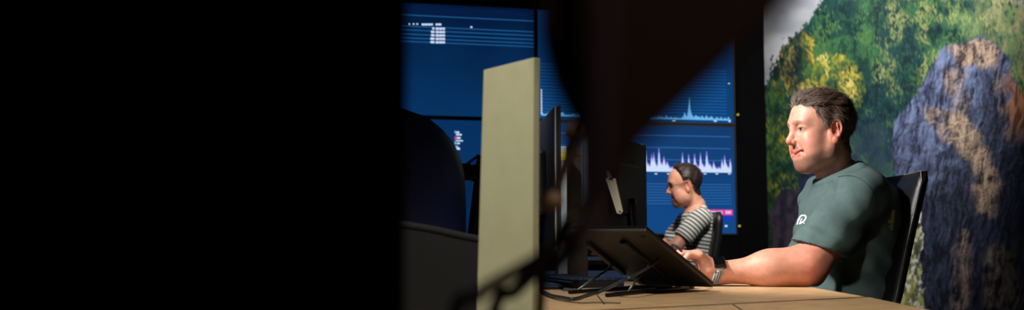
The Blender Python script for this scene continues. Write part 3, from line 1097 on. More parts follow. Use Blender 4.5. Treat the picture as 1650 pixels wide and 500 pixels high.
fgc = [
    ('purple-grey blurred cable hanging down the middle of the dark mount', [(978, -120), (974, 60), (966, 180), (962, 280), (952, 350), (938, 400)], 0.188, 0.0018, 'cable_purple'),
    ('blurred black cable crossing low in front of the beige panel', [(958, 330), (930, 372), (890, 402), (850, 428), (800, 456), (765, 480), (730, 520), (690, 620)], 0.38, 0.0029, 'cable'),
    ('blurred black cable crossing lowest in front of the beige panel', [(960, 330), (935, 385), (905, 420), (870, 435), (830, 470), (795, 510), (770, 620)], 0.46, 0.0032, 'cable'),
    ('blurred black cable falling steeply beside the beige panel', [(950, 320), (920, 350), (898, 385), (884, 425), (872, 470), (862, 560)], 0.55, 0.0030, 'cable'),
]
for lb, pts, Yd, rad, m in fgc:
    pp = [P(x, y, Yd) for x, y in pts]
    if Yd > 0.3:
        pp[0] = P(pts[0][0], pts[0][1], FY + 0.05)
        pp.insert(0, P(pts[0][0] - 4, pts[0][1] - 40, FY + 0.035))
        last = pp[-1].copy()
        last[2] = DZ + rad
        pp[-1] = last
    tag(from_bm('hanging_cable', tube_bm(pp, rad, 10, 8), m, None, None, True), lb, 'cable', 'blurred cables in the foreground')
tn = thing('cable_strap', 'blurred tan strap with two knobs in front of the edge-on monitor', 'strap', tuple(P(905, 270, 0.55)))
og = tuple(P(905, 270, 0.55))
from_bm('band', tube_bm([P(928, 205, 0.55), P(916, 250, 0.55), P(900, 295, 0.55), P(888, 328, 0.55)], 0.0036, 8, 6), 'cardboard', tn, og, True)
for (x, y) in ((925, 214), (889, 324)):
    c_ = P(x, y, 0.55)
    from_bm('knob', tube_bm([c_ + np.array([-0.001, 0, 0.0055]), c_, c_ + np.array([0.001, 0, -0.0055])], 0.002, 10, 4, rad=[0.004, 0.0078, 0.004]), 'tan', tn, og, True)
from_bm('loop', tube_bm([P(928, 205, 0.55), P(936, 196, 0.4), P(944, 196, 0.225)], 0.0016, 8, 4), 'cable', tn, og, True)


# ================================================================== CHAIRS
def pad_mesh(width, prof, thick, puff=0.02, wtop=None, corner=0.06, nu=16, nv=22, bow=0.03, roundtop=0.0, crown=1.0):
    """backrest pad; prof: list of (x, z) up the pad; returns verts, faces in local coords (x fore-aft, y width)"""
    prof = np.array(prof)
    dl_ = np.r_[0, np.cumsum(np.hypot(*np.diff(prof, axis=0).T))]
    tot = dl_[-1]
    us = np.linspace(-1, 1, nu + 1)
    vs_ = np.linspace(0, 1, nv + 1)
    F_, B_ = [], []
    for v in vs_:
        x = np.interp(v * tot, dl_, prof[:, 0])
        z = np.interp(v * tot, dl_, prof[:, 1])
        hw = 0.5 * (width + ((wtop or width) - width) * v)
        a = min(v, 1 - v) * tot
        cr = corner if v < 0.5 else max(corner, roundtop)
        if a < cr:
            k = (cr - a) / cr
            hw = hw - cr * (1 - math.sqrt(max(0.0, 1 - k * k))) * (crown if v > .5 else 1)
        for u in us:
            y = u * hw
            edge = (1 - abs(u) ** 6) * (1 - abs(2 * v - 1) ** 8)
            xx = x + bow * (u * u) * -1
            F_.append((xx - thick / 2 * (0.55 + 0.45 * edge) - puff * edge, y, z))
            B_.append((xx + thick / 2 * (0.55 + 0.45 * edge), y, z))
    V_ = np.array(F_ + B_)
    n_ = len(F_)
    W_ = nu + 1
    fs = []
    for j in range(nv):
        for i in range(nu):
            a = j * W_ + i
            fs.append((a, a + 1, a + W_ + 1, a + W_))
            fs.append((n_ + a, n_ + a + W_, n_ + a + W_ + 1, n_ + a + 1))
    ring = [j for j in range(W_)] + [j * W_ + nu for j in range(1, nv + 1)] + [nv * W_ + i for i in range(nu - 1, -1, -1)] + [j * W_ for j in range(nv - 1, 0, -1)]
    for i in range(len(ring)):
        a, b_ = ring[i], ring[(i + 1) % len(ring)]
        fs.append((b_, a, n_ + a, n_ + b_))
    return V_, np.array(fs), ring


def office_chair(label, loc, rotz, prof, width=0.46, thick=0.04, m='leather', seat_z=0.46, piping=True, wtop=None, corner=0.03, roundtop=0.0, puff=0.012, seat_x=(-0.46, -0.0), bow=0.02, arms=False, crown=1.0):
    r = thing('office_chair', label, 'chair', loc, rotz, 'office chairs')
    V_, F_, ring = pad_mesh(width, prof, thick, puff, wtop, corner, bow=bow, roundtop=roundtop, crown=crown)
    back = link('backrest', np_mesh('backrest', V_, F_), m, r)
    if piping:
        n_ = len(V_) // 2
        mid = [(V_[a] * 0.93 + V_[n_ + a] * 0.07) for a in ring]
        # stitched seam running up both side edges and over the top
        nu = 16
        loop = mid[nu:nu + 22] + mid[nu + 22:2 * nu + 22 - 1] + mid[2 * nu + 22 - 1:]
        cen = np.mean(V_, 0)
        loop = [p + np.array([-0.0005, 0.0015 * np.sign(p[1] - cen[1]), 0]) for p in loop]
        from_bm('seam_stitching', tube_bm(loop, 0.0009, 6, 1, raw=True), 'stitch', back, None, True)
    from_bm('seat', box_bm((seat_x[0], -width / 2, seat_z - 0.06), (seat_x[1], width / 2, seat_z), 0.025, seg=3), m, r, None, True)
    xm = (seat_x[0] + seat_x[1]) / 2
    from_bm('seat_plate', box_bm((xm - 0.12, -0.1, seat_z - 0.1), (xm + 0.12, 0.1, seat_z - 0.06), 0.01), 'black_plastic', r)
    from_bm('back_bar', tube_bm([(xm, 0, seat_z - 0.08), (seat_x[1] + 0.05, 0, seat_z - 0.06), (prof[0][0] + 0.035, 0, seat_z + 0.05), (np.interp(0.75, [p[1] for p in prof], [p[0] for p in prof]) + 0.02, 0, 0.75)], 0.018, 10, 6), 'metal_dark', r, None, True)
    from_bm('gas_post', tube_bm([(xm, 0, 0.07), (xm, 0, seat_z - 0.08)], 0.025, 12, 2), 'metal_dark', r, None, True)
    for k in range(5):
        a = k * 2 * math.pi / 5 + 0.3
        e = (xm + 0.27 * math.cos(a), 0.27 * math.sin(a))
        lg = from_bm('base_leg', tube_bm([(xm, 0, 0.10), (e[0], e[1], 0.075)], 0.02, 8, 2, rad=[0.026, 0.016]), 'metal_dark', r, None, True)
        tx, ty = -math.sin(a) * 0.02, math.cos(a) * 0.02
        from_bm('caster', tube_bm([(e[0] - tx, e[1] - ty, 0.031), (e[0] + tx, e[1] + ty, 0.031)], 0.03, 14, 2), 'black_plastic', lg, None, True)
        from_bm('caster_stem', tube_bm([(e[0], e[1], 0.03), (e[0], e[1], 0.08)], 0.008, 8, 2), 'metal_dark', lg, None, True)
    if arms:
        for s in (-1, 1):
            y = s * (width / 2 + 0.04)
            from_bm('armrest', box_bm((xm - 0.13, y - 0.04, seat_z + 0.2), (xm + 0.12, y + 0.04, seat_z + 0.235), 0.015, seg=3), 'black_plastic', r, None, True)
            from_bm('armrest_post', tube_bm([(xm, s * 0.12, seat_z - 0.08), (xm, y, seat_z - 0.06), (xm, y, seat_z + 0.2)], 0.014, 8, 4), 'metal_dark', r, None, True)
    return r


nt_ = P(1509, 275, 2.40)
nb_ = P(1463, 485, 2.40)
cxm = nb_[0] - 0.05
prof = [(cxm - 0.035 - cxm, 0.50), (nb_[0] - cxm, nb_[2]), (nb_[0] + (nt_[0] - nb_[0]) * 0.5 - cxm - 0.002, (nb_[2] + nt_[2]) / 2), (nt_[0] - cxm, nt_[2])]
office_chair('black leather office chair with pale side stitching behind the man in green', (cxm, 2.635, 0), 0, prof, width=0.47, thick=0.034, corner=0.018, bow=0.025)
ft_ = P(1168, 341, 5.25)
office_chair('black office chair behind the man in the striped shirt', (ft_[0] - 0.09, 5.47, 0), 0, [(-0.0, 0.5), (0.04, 0.7), (0.07, 0.85), (0.085, ft_[2])], width=0.44, thick=0.05, corner=0.05, piping=False)
lt = P(622, 164, 2.32)
ch = office_chair('dark navy rounded high-back chair at the left, its edge lit blue', (lt[0], 2.3, 0), math.radians(-62), [(-0.02, 0.52), (0.0, 0.75), (0.0, 0.95), (-0.02, 1.1), (-0.05, lt[2])],
                  width=0.44, thick=0.11, m='navy_fabric', corner=0.06, roundtop=0.20, puff=0.03, piping=True, arms=True)


# ================================================================== PEOPLE (signed-distance modelling)
class Field:
    def __init__(s, lo, hi, h):
        s.lo = np.array(lo, float)
        s.h = h
        s.n = np.ceil((np.array(hi) - s.lo) / h).astype(int) + 1
        s.ax = [(s.lo[i] + h * np.arange(s.n[i])).astype(np.float32) for i in range(3)]
        s.D = np.full(s.n, 0.2, np.float32)

    def sub(s, lo, hi):
        a = np.clip(np.floor((np.array(lo) - s.lo) / s.h).astype(int), 0, s.n)
        b = np.clip(np.ceil((np.array(hi) - s.lo) / s.h).astype(int) + 1, 0, s.n)
        sl_ = tuple(slice(a[i], b[i]) for i in range(3))
        X = s.ax[0][sl_[0]][:, None, None]
        Y = s.ax[1][sl_[1]][None, :, None]
        Z = s.ax[2][sl_[2]][None, None, :]
        return sl_, X, Y, Z

    def comb(s, sl_, d, k, op):
        a = s.D[sl_]
        if a.size == 0:
            return
        if op == 'sub':
            d = -d
            hh = np.maximum(k - np.abs(a - d), 0) / k
            s.D[sl_] = np.maximum(a, d) + hh * hh * k * 0.25
        else:
            hh = np.maximum(k - np.abs(a - d), 0) / k
            s.D[sl_] = np.minimum(a, d) - hh * hh * k * 0.25

    def ell(s, c, r, k=0.02, R=None, op='add', mg=0.035):
        c = np.array(c, float)
        r = np.array(r, float)
        ext = r if R is None else np.full(3, r.max())
        sl_, X, Y, Z = s.sub(c - ext - mg - k, c + ext + mg + k)
        x, y, z = X - c[0], Y - c[1], Z - c[2]
        if R is not None:
            x, y, z = (R[0, 0] * x + R[1, 0] * y + R[2, 0] * z, R[0, 1] * x + R[1, 1] * y + R[2, 1] * z, R[0, 2] * x + R[1, 2] * y + R[2, 2] * z)
        k0 = np.sqrt((x / r[0]) ** 2 + (y / r[1]) ** 2 + (z / r[2]) ** 2)
        k1 = np.sqrt((x / r[0] ** 2) ** 2 + (y / r[1] ** 2) ** 2 + (z / r[2] ** 2) ** 2) + 1e-6
        s.comb(sl_, (k0 * (k0 - 1) / k1).astype(np.float32), k, op)

    def cone(s, a, b, r1, r2, k=0.02, op='add', mg=0.035):
        a = np.array(a, float)
        b = np.array(b, float)
        R = max(r1, r2) + mg + k
        sl_, X, Y, Z = s.sub(np.minimum(a, b) - R, np.maximum(a, b) + R)
        ba = b - a
        t = np.clip(((X - a[0]) * ba[0] + (Y - a[1]) * ba[1] + (Z - a[2]) * ba[2]) / np.dot(ba, ba), 0, 1)
        d = np.sqrt((X - a[0] - t * ba[0]) ** 2 + (Y - a[1] - t * ba[1]) ** 2 + (Z - a[2] - t * ba[2]) ** 2) - (r1 + t * (r2 - r1))
        s.comb(sl_, d.astype(np.float32), k, op)

    def grid(s):
        return s.ax[0][:, None, None], s.ax[1][None, :, None], s.ax[2][None, None, :]

    def mesh(s):
        D = s.D
        neg = D < 0
        nx, ny, nz = D.shape
        cnt = np.zeros((nx - 1, ny - 1, nz - 1), np.int8)
        corners = [(i, j, k) for i in (0, 1) for j in (0, 1) for k in (0, 1)]
        for (i, j, k) in corners:
            cnt += neg[i:nx - 1 + i, j:ny - 1 + j, k:nz - 1 + k]
        act = (cnt > 0) & (cnt < 8)
        ci = np.argwhere(act)
        vid = np.full(act.shape, -1, np.int32)
        vid[act] = np.arange(len(ci))
        acc = np.zeros((len(ci), 3))
        num = np.zeros(len(ci))
        vals = {c: D[ci[:, 0] + c[0], ci[:, 1] + c[1], ci[:, 2] + c[2]] for c in corners}
        for c in corners:
            for ax in range(3):
                if c[ax] == 0:
                    c2 = list(c)
                    c2[ax] = 1
                    c2 = tuple(c2)
                    va, vb = vals[c], vals[c2]
                    x = (va < 0) != (vb < 0)
                    t = va / (va - vb + 1e-12)
                    p = np.zeros((len(ci), 3))
                    p += np.array(c)
                    p[:, ax] = t
                    acc[x] += p[x]
                    num[x] += 1
        V_ = s.lo + s.h * (ci + acc / np.maximum(num, 1)[:, None])
        faces = []
        for ax in range(3):
            a = np.take(neg, range(0, neg.shape[ax] - 1), ax)
            b = np.take(neg, range(1, neg.shape[ax]), ax)
            e = np.argwhere(a != b)
            u, v = (ax + 1) % 3, (ax + 2) % 3
            ok = (e[:, u] > 0) & (e[:, v] > 0) & (e[:, u] < neg.shape[u] - 1) & (e[:, v] < neg.shape[v] - 1)
            e = e[ok]
            q = []
            for (du, dv) in ((0, 0), (-1, 0), (-1, -1), (0, -1)):
                f = e.copy()
                f[:, u] += du
                f[:, v] += dv
                q.append(vid[f[:, 0], f[:, 1], f[:, 2]])
            q = np.stack(q, 1)
            flip = ~neg[e[:, 0], e[:, 1], e[:, 2]]
            q[flip] = q[flip][:, ::-1]
            faces.append(q)
        return V_, np.concatenate(faces)


def vnormals(V_, F_):
    n_ = np.cross(V_[F_[:, 2]] - V_[F_[:, 0]], V_[F_[:, 3]] - V_[F_[:, 1]])
    N_ = np.zeros_like(V_)
    for i in range(4):
        np.add.at(N_, F_[:, i], n_)
    return N_ / (np.linalg.norm(N_, axis=1, keepdims=True) + 1e-12)


def sm01(e0, e1, x):
    t = np.clip((x - e0) / (e1 - e0), 0, 1)
    return t * t * (3 - 2 * t)


def head_field(h, p):
    """local frame: x forward, y to the person's left, z up, origin between the ears"""
    f = Field((-0.15, -0.115, -0.25), (0.16, 0.115, 0.17), h)
    wf = p.get('wide', 1.0)
    f.ell((-0.002, 0, 0.034), (0.093, 0.075, 0.078), 0.02)
    f.ell((0.030, 0, 0.040), (0.062, 0.062, 0.062), 0.02)                      # forehead
    f.ell((0.036, 0, -0.030), (0.056, 0.058 * wf, 0.074), 0.03)                # mid face
    for s in (-1, 1):
        f.cone((0.0, s * 0.056 * wf, -0.030), (0.012, s * 0.052 * wf, -0.066), 0.020, 0.020, 0.025)
        f.cone((0.012, s * 0.050 * wf, -0.064), (0.064, s * 0.018, -0.088), 0.022, 0.018, 0.025)
        f.ell((0.060, s * 0.036 * wf, -0.028), (0.028, 0.026, 0.026), 0.025)    # cheek
        f.ell((0.050, s * 0.045 * wf, -0.055), (0.030, 0.020, 0.030), 0.025)
        f.ell((0.078, s * 0.022, 0.027), (0.014, 0.026, 0.010), 0.025)         # brow
    f.ell((0.067, 0, -0.086), (0.022, 0.026, 0.019), 0.02)                     # chin
    f.ell((0.028, 0, -0.078), (0.050, 0.040, 0.023 + p.get('jowl', 0)), 0.03)
    f.ell((0.073, 0, -0.057), (0.018, 0.032, 0.024), 0.02)                     # muzzle
    for s in (-1, 1):
        f.ell((0.098, s * 0.033, 0.011), (0.019, 0.020, 0.013), 0.012, op='sub')
    for s in (-1, 1):                                                          # lids
        f.ell((0.0745, s * 0.032, 0.011), (0.0158, 0.0180, 0.0135), 0.006)
        f.ell((0.091, s * 0.033, 0.0095), (0.012, 0.0165, 0.0038), 0.002, op='sub')
    f.cone((0.087, 0, 0.022), (0.108, 0, -0.018), 0.0075, 0.0090, 0.014)       # nose
    f.ell((0.1065, 0, -0.0215), (0.0115, 0.0090, 0.0092), 0.010)
    for s in (-1, 1):
        f.ell((0.095, s * 0.0115, -0.0255), (0.010, 0.0062, 0.0075), 0.006)
        f.ell((0.101, s * 0.0060, -0.033), (0.0055, 0.0032, 0.0045), 0.003, op='sub')
    sml = p.get('smile', 0.0)
    for yy in np.linspace(-0.026, 0.026, 15):
        q = (yy / 0.026) ** 2
        bx = -17 * yy * yy
        up_ = sml * q * 0.005
        f.ell((0.0870 + bx, yy, -0.0505 + 0.0012 * (abs(yy) > 0.004) - 0.001 * q + up_), (0.0070, 0.0050, 0.0052 * (1 - 0.62 * q)), 0.005)
        f.ell((0.0845 + bx, yy, -0.0618 + 0.0025 * q + up_), (0.0075, 0.0050, 0.0060 * (1 - 0.68 * q)), 0.005)
    ou = p.get('open', 0.0015)
    for yy in np.linspace(-0.027, 0.027, 13):
        zz = -0.0560 + sml * (yy / 0.027) ** 2 * 0.0055
        xx = 0.0925 - 17 * yy * yy
        f.ell((xx, yy, zz), (0.013, 0.0045, ou * (1.15 - 0.75 * (abs(yy) / 0.027) ** 2)), 0.002, op='sub')
    for s in (-1, 1):                                                           # smile fold
        f.cone((0.096, s * 0.020, -0.028), (0.081, s * 0.040, -0.056), 0.0014, 0.0018, 0.012, op='sub')
    # ears
    for s in (-1, 1):
        a = math.radians(24) * s
        R = (Matrix.Rotation(-a, 3, 'Z') @ Matrix.Rotation(math.radians(-12), 3, 'Y'))
        R = np.array(R)
        c = np.array([-0.002, s * 0.079, -0.001])
        f.ell(c, (0.0195, 0.0060, 0.0325), 0.006, R)
        f.ell(c + np.array([-0.001, s * 0.0055, 0.005]), (0.0130, 0.0068, 0.0220), 0.003, R, op='sub')
        f.cone(c + np.array([-0.004, s * 0.0035, 0.016]), c + np.array([-0.008, s * 0.0045, -0.010]), 0.0026, 0.0026, 0.004)
        f.ell(c + np.array([0.006, s * 0.006, -0.004]), (0.0065, 0.008, 0.009), 0.004, R, op='sub')
        f.ell(c + np.array([0.004, s * 0.0025, -0.028]), (0.0085, 0.0048, 0.009), 0.004, R)
    nk = p.get('neck', (-0.060, -0.012))
    f.cone((-0.022, 0, -0.050), (nk[0], nk[1], -0.235), 0.050 * p.get('neckw', 1), 0.057 * p.get('neckw', 1), 0.02)
    f.cone((-0.008, 0, -0.088), (nk[0] + 0.030, nk[1], -0.20), 0.026, 0.030, 0.02)
    return f


def hair_region(x, y, z, p):
    """>0 inside the hairy part of the scalp (metres)"""
    hl = p['hairline']
    zline = np.interp(x, [q[0] for q in hl], [q[1] for q in hl]) + 0.0022 * np.sin(y * 260 + x * 90) + 0.0016 * np.sin(y * 610 + 1.3)
    g = z - zline
    # keep clear of the ear
    ear = np.sqrt(((x - 0.0) / 0.9) ** 2 + (z + 0.004) ** 2) - 0.029
    g = np.minimum(g, np.where((np.abs(y) > 0.055), ear, 1.0))
    return g


def skin_colour(L, p):
    x, y, z = L[:, 0], L[:, 1], L[:, 2]
    ay_ = np.abs(y)
    c = np.tile(s2l(p['skin']), (len(L), 1))

    def mixc(c, rgb, m):
        return c * (1 - m[:, None]) + s2l(rgb) * m[:, None]
    red = np.exp(-(((x - 0.065) / 0.03) ** 2 + ((ay_ - 0.045) / 0.022) ** 2 + ((z + 0.028) / 0.024) ** 2))
    red = np.maximum(red, 0.8 * np.exp(-(((x - 0.112) / 0.02) ** 2 + (y / 0.016) ** 2 + ((z + 0.028) / 0.013) ** 2)))
    red = np.maximum(red, 0.85 * sm01(0.071, 0.078, ay_) * sm01(0.024, 0.012, x) * sm01(-0.05, -0.036, z))
    c = mixc(c, p['flush'], red * 0.75)
    # stubble over jaw and lip
    jz = -0.040 - 0.35 * np.clip(x - 0.03, -0.05, 0.06) + 0.0
    stb = sm01(0.0, 0.022, jz - z) * sm01(-0.02, 0.01, x) * sm01(-0.135, -0.105, z)
    must = np.exp(-(((z + 0.041) / 0.005) ** 2)) * (ay_ < 0.026) * (x > 0.08)
    stb = np.maximum(stb, must)
    nz_ = fbm(x * 700 + 50 + z * 300, y * 700 + z * 650 + 90, 2, 5)
    c = mixc(c, p['stubble'], np.clip(stb * p.get('stub', 0.5) * (0.55 + 0.9 * nz_), 0, 0.8))
    lip = np.exp(-((((z + 0.0500) / 0.0050) ** 2) ** 2)) + np.exp(-((((z + 0.0620) / 0.0058) ** 2) ** 2))
    lip = np.clip(lip, 0, 1) * (ay_ < 0.027) * sm01(0.070, 0.080, x)
    c = mixc(c, p['lip'], lip * 0.8)
    inn = (x < 0.088) & (x > 0.06) & (np.abs(z + 0.0558) < 0.0028) & (ay_ < 0.024)
    c = mixc(c, (60, 22, 20), inn * 0.85)
    bz = 0.0285 + 0.004 * np.sin(np.clip((ay_ - 0.010) / 0.042, 0, 1) * math.pi) - 0.002
    bt = np.interp(ay_, [0.008, 0.016, 0.034, 0.048], [0.0025, 0.0042, 0.0032, 0.0005])
    brow = np.clip(1.5 - np.abs(z - bz) / bt, 0, 1) * (ay_ > 0.009) * (ay_ < 0.048) * (x > 0.055)
    c = mixc(c, p['brow'], brow * p.get('browk', 0.75) * np.clip(0.4 + nz_, 0, 1))
    lid = np.exp(-((np.sqrt(((ay_ - 0.033) / 0.0150) ** 2 + ((z - 0.0095) / 0.0050) ** 2) - 1.0) / 0.30) ** 2) * (x > 0.078)
    c = mixc(c, (96, 50, 42), lid * 0.55)
    return c


def frame(fwd, up_):
    f_ = np.array(fwd, float)
    f_ /= np.linalg.norm(f_)
    u_ = np.array(up_, float)
    l_ = np.cross(u_, f_)
    l_ /= np.linalg.norm(l_)
    u_ = np.cross(f_, l_)
    return np.stack([f_, l_, u_], 1)          # columns forward, left, up


def make_head(origin, Rm, p, h, scale=1.0):
    f = head_field(h, p)
    Vh, Fh = f.mesh()
    Ch = skin_colour(Vh, p)
    # hair: scalp pushed out inside the hair region
    X, Y, Z = f.grid()
    g = hair_region(X + 0 * Y + 0 * Z, Y + 0 * X + 0 * Z, Z + 0 * X + 0 * Y, p)
    th = np.clip(g * 0.45 - 0.0018, -0.004, 1)
    full = p['hair_h']
    zt_ = np.clip((Z + 0.02) / 0.12, 0, 1)
    fr = np.clip((X - 0.0) / 0.09, 0, 1)
    lim = full * (0.45 + 0.55 * zt_) + p.get('quiff', 0) * fr * zt_
    th = np.minimum(th, lim)
    fh = Field((-0.15, -0.115, -0.25), (0.16, 0.115, 0.17), h)
    fh.D = (f.D - th).astype(np.float32)
    fh.D = np.where(g < -0.006, np.maximum(fh.D, 0.01), fh.D)
    wob = fbm((X + 0.5 + 0 * Y + 0 * Z) * 60 + Z * 40, (Y + 0.5 + 0 * X + 0 * Z) * 170 + Z * 60, 3, 9) - 0.5
    fh.D = (fh.D + wob * 0.006 * (g > 0.004)).astype(np.float32)
    Vr, Fr = fh.mesh()
    return f, Vh, Fh, Ch, Vr, Fr


def hair_mesh(Vr, Fr, p, nstr, Ln, wdt):
    """scalp cap plus thousands of short combed locks"""
    N_ = vnormals(Vr, Fr)
    x, y, z = Vr.T

    def hcol(L, jit):
        gmix = sm01(0.02, 0.085, L[:, 0]) * sm01(-0.03, 0.05, L[:, 2]) * 0.75
        gmix = np.maximum(gmix, 0.65 * sm01(-0.02, 0.02, L[:, 0]) * (L[:, 2] < 0.05))
        gmix = np.clip(gmix * p.get('grey', 1.0) + jit, 0, 1)
        return s2l(p['hair_a']) * (1 - gmix[:, None]) + s2l(p['hair_b']) * gmix[:, None]
    Cc = hcol(Vr, 0.0) * 0.4
    g = hair_region(x, y, z, p)
    near_ear = (np.hypot(x - 0.0, z + 0.004) < 0.038) & (np.abs(y) > 0.062)
    cand = np.argwhere((g > 0.001) & ~near_ear).ravel()
    rimc = np.argwhere((g > 0.001) & (g < 0.012) & ~near_ear).ravel()
    cand = np.concatenate([cand, rimc, rimc])
    pick = rng.choice(cand, nstr)
    V_, F_, C_ = [], [], []
    for q in pick:
        b = Vr[q].copy()
        n_ = N_[q]
        comb = np.array(p['comb'](b))
        comb = comb - n_ * np.dot(comb, n_)
        comb /= np.linalg.norm(comb) + 1e-6
        side = np.cross(n_, comb)
        comb = comb + side * (random.gauss(0, 0.13) + 0.35 * math.sin(b[0] * 120 + b[1] * 95 + b[2] * 70))
        l_ = Ln * random.uniform(0.6, 1.25) * (0.55 + 0.45 * np.clip((b[2] + 0.02) / 0.1, 0, 1))
        lift = p.get('lift', 0.35) * random.uniform(0.4, 1.3) * np.clip((b[2] + 0.0) / 0.09, 0.15, 1)
        pts = []
        for t in np.linspace(0, 1, 5):
            pts.append(b - n_ * 0.001 + comb * l_ * t + n_ * l_ * lift * (t - 0.75 * t * t))
        i0_ = len(V_) * 0 + sum(len(a) for a in V_)
        ring = []
        for k, t in enumerate(np.linspace(0, 1, 5)):
            ww = wdt * (1 - 0.75 * t)
            ring += [pts[k] + side * ww, pts[k] + n_ * ww * 0.9, pts[k] - side * ww]
        V_.append(np.array(ring))
        for k in range(4):
            for a in range(3):
                F_.append((i0_ + 3 * k + a, i0_ + 3 * k + (a + 1) % 3, i0_ + 3 * k + 3 + (a + 1) % 3, i0_ + 3 * k + 3 + a))
        cc_ = hcol(np.array([b]), np.array([random.uniform(-0.28, 0.3)]))[0] * random.uniform(0.65, 1.35)
        C_.append(np.tile(cc_, (15, 1)))
    Vs = np.concatenate([Vr] + V_)
    Fs = np.concatenate([Fr, np.array(F_) + len(Vr)])
    return Vs, Fs, np.concatenate([Cc] + C_)


def eye_mesh(c, R_, gaze, blue=(98, 108, 100)):
    n_, m_ = 16, 24
    V_, F_, Cc = [], [], []
    g = np.array(gaze, float)
    g /= np.linalg.norm(g)
    for j in range(m_ + 1):
        ph = math.pi * j / m_
        for i in range(n_):
            t = 2 * math.pi * i / n_
            d = np.array([math.sin(ph) * math.cos(t), math.sin(ph) * math.sin(t), math.cos(ph)])
            V_.append(c + d * R_)
    V_ = np.array(V_)
    # pole along the gaze
    z = np.array([0, 0, 1.0])
    v = np.cross(z, g)
    cth = np.dot(z, g)
    K_ = np.array([[0, -v[2], v[1]], [v[2], 0, -v[0]], [-v[1], v[0], 0]])
    Rr = np.eye(3) + K_ + K_ @ K_ / (1 + cth)
    V_ = c + (V_ - c) @ Rr.T
    for j in range(m_):
        for i in range(n_):
            F_.append((j * n_ + i, (j + 1) * n_ + i, (j + 1) * n_ + (i + 1) % n_, j * n_ + (i + 1) % n_))
    Cc = np.tile(s2l((222, 214, 206)), (len(V_), 1))
    for j in range(6):
        Cc[j * n_:(j + 1) * n_] = s2l((12, 12, 14)) if j < 3 else s2l(blue)
    return V_, np.array(F_), Cc


def join(parts):
    V_, F_, C_ = [], [], []
    n_ = 0
    for v, f, c in parts:
        V_.append(v)
        F_.append(f + n_)
        C_.append(c)
        n_ += len(v)
    return np.concatenate(V_), np.concatenate(F_), np.concatenate(C_)


def arm_colour(V_, base, flush, spots):
    c = np.tile(s2l(base), (len(V_), 1))
    for (q, rr, k) in spots:
        m = np.exp(-np.sum((V_ - np.array(q)) ** 2, 1) / rr ** 2) * k
        c = c * (1 - m[:, None]) + s2l(flush) * m[:, None]
    return c


def hand(f, wrist, mcps, chains, thumb, k=0.008, rf=0.0085):
    for (m_, ch_) in zip(mcps, chains):
        f.cone(wrist, m_, 0.021, 0.0115, 0.016)
        a = m_
        rr = rf * 1.12
        for q in ch_:
            f.cone(a, q, rr, rr * 0.92, 0.006)
            rr *= 0.92
            a = q
    a = thumb[0]
    rr = 0.013
    for q in thumb[1:]:
        f.cone(a, q, rr, rr * 0.85, 0.010)
        rr *= 0.85
        a = q


# ------------------------------------------------------------------ the man in green
YC = 2.62
p1 = dict(skin=(222, 158, 134), flush=(206, 106, 84), stubble=(120, 84, 70), stub=0.85, lip=(196, 104, 96), brow=(92, 66, 50), browk=0.5, smile=1.0, open=0.0022, wide=1.04, jowl=0.0,
          hairline=[(-0.13, -0.066), (-0.06, -0.062), (-0.036, -0.050), (-0.026, -0.02), (-0.016, 0.0), (0.012, -0.010), (0.026, -0.004), (0.034, 0.022), (0.042, 0.040), (0.052, 0.054), (0.060, 0.066), (0.075, 0.072), (0.11, 0.074)],
          hair_h=0.009, quiff=0.003, hair_a=(100, 76, 60), hair_b=(150, 136, 126), grey=0.8, neck=(-0.050, 0.0), neckw=1.06,
          comb=lambda b: (-0.8, 0.25 * np.sign(b[1]), 0.30) if b[2] > 0.07 else (-0.7, 0, -0.75), lift=0.24)
hyaw = math.radians(8)
hc = P(1325, 214, YC)
Rm = frame((-math.cos(hyaw), -math.sin(hyaw), -0.05), (-0.05, 0, 1))
HS = np.array([0.89, 0.93, 0.985]) * 1.03


def to_world(Vl, o, R_, s=1.0):
    return o + (Vl * s) @ R_.T


f1, Vh, Fh, Ch, Vr, Fr = make_head(hc, Rm, p1, 0.0019)
sh = P(1390, 312, 2.455)                 # near (left) shoulder
el = P(1297, 428, 2.405)
el[2] = DZ + 0.049
mid = P(1240, 434, 2.415)
mid[2] = DZ + 0.043
wr = P(1156, 441, 2.43)
wr[2] = DZ + 0.034
arm = Field((wr[0] - 0.17, 2.27, 0.72), (sh[0] + 0.10, 2.56, sh[2] + 0.10), 0.0026)
arm.cone(sh + np.array([0.005, 0.012, -0.01]), el + np.array([0.012, 0, 0.01]), 0.052, 0.047, 0.03)
arm.cone(el, mid, 0.047, 0.043, 0.035)
arm.ell(mid + np.array([0.035, 0.0, 0.006]), (0.075, 0.044, 0.042), 0.03)
arm.cone(mid, wr, 0.040, 0.027, 0.03)
arm.ell(wr, (0.035, 0.031, 0.025), 0.02)
arm.ell(el + np.array([0.016, -0.008, -0.026]), (0.020, 0.018, 0.018), 0.02)
hw = wr + np.array([-0.012, 0, 0.002])
yo = [2.462, 2.441, 2.420, 2.400]
mc = [P(x, y, q) for (x, y), q in zip(((1119, 413), (1120, 410), (1124, 410), (1128, 413)), yo)]
chn = [[P(1096, 411, yo[0] + 0.004), P(1082, 424, yo[0] + 0.004), P(1076, 433, yo[0])],
       [P(1095, 408, yo[1] + 0.002), P(1080, 422, yo[1] + 0.002), P(1074, 432, yo[1])],
       [P(1099, 410, yo[2]), P(1086, 423, yo[2]), P(1081, 433, yo[2])],
       [P(1110, 412, yo[3] - 0.004), P(1102, 420.5, yo[3] - 0.004), P(1099, 428, yo[3] - 0.002)]]
hand(arm, hw, mc, chn, [hw + np.array([-0.02, 0.012, 0]), hw + np.array([-0.045, 0.045, -0.006]), hw + np.array([-0.078, 0.056, -0.014])])
arm.ell(P(1142, 436, 2.415), (0.020, 0.022, 0.016), 0.016)
Va, Fa = arm.mesh()
Va[:, 2] = np.maximum(Va[:, 2], DZ + 0.0008)
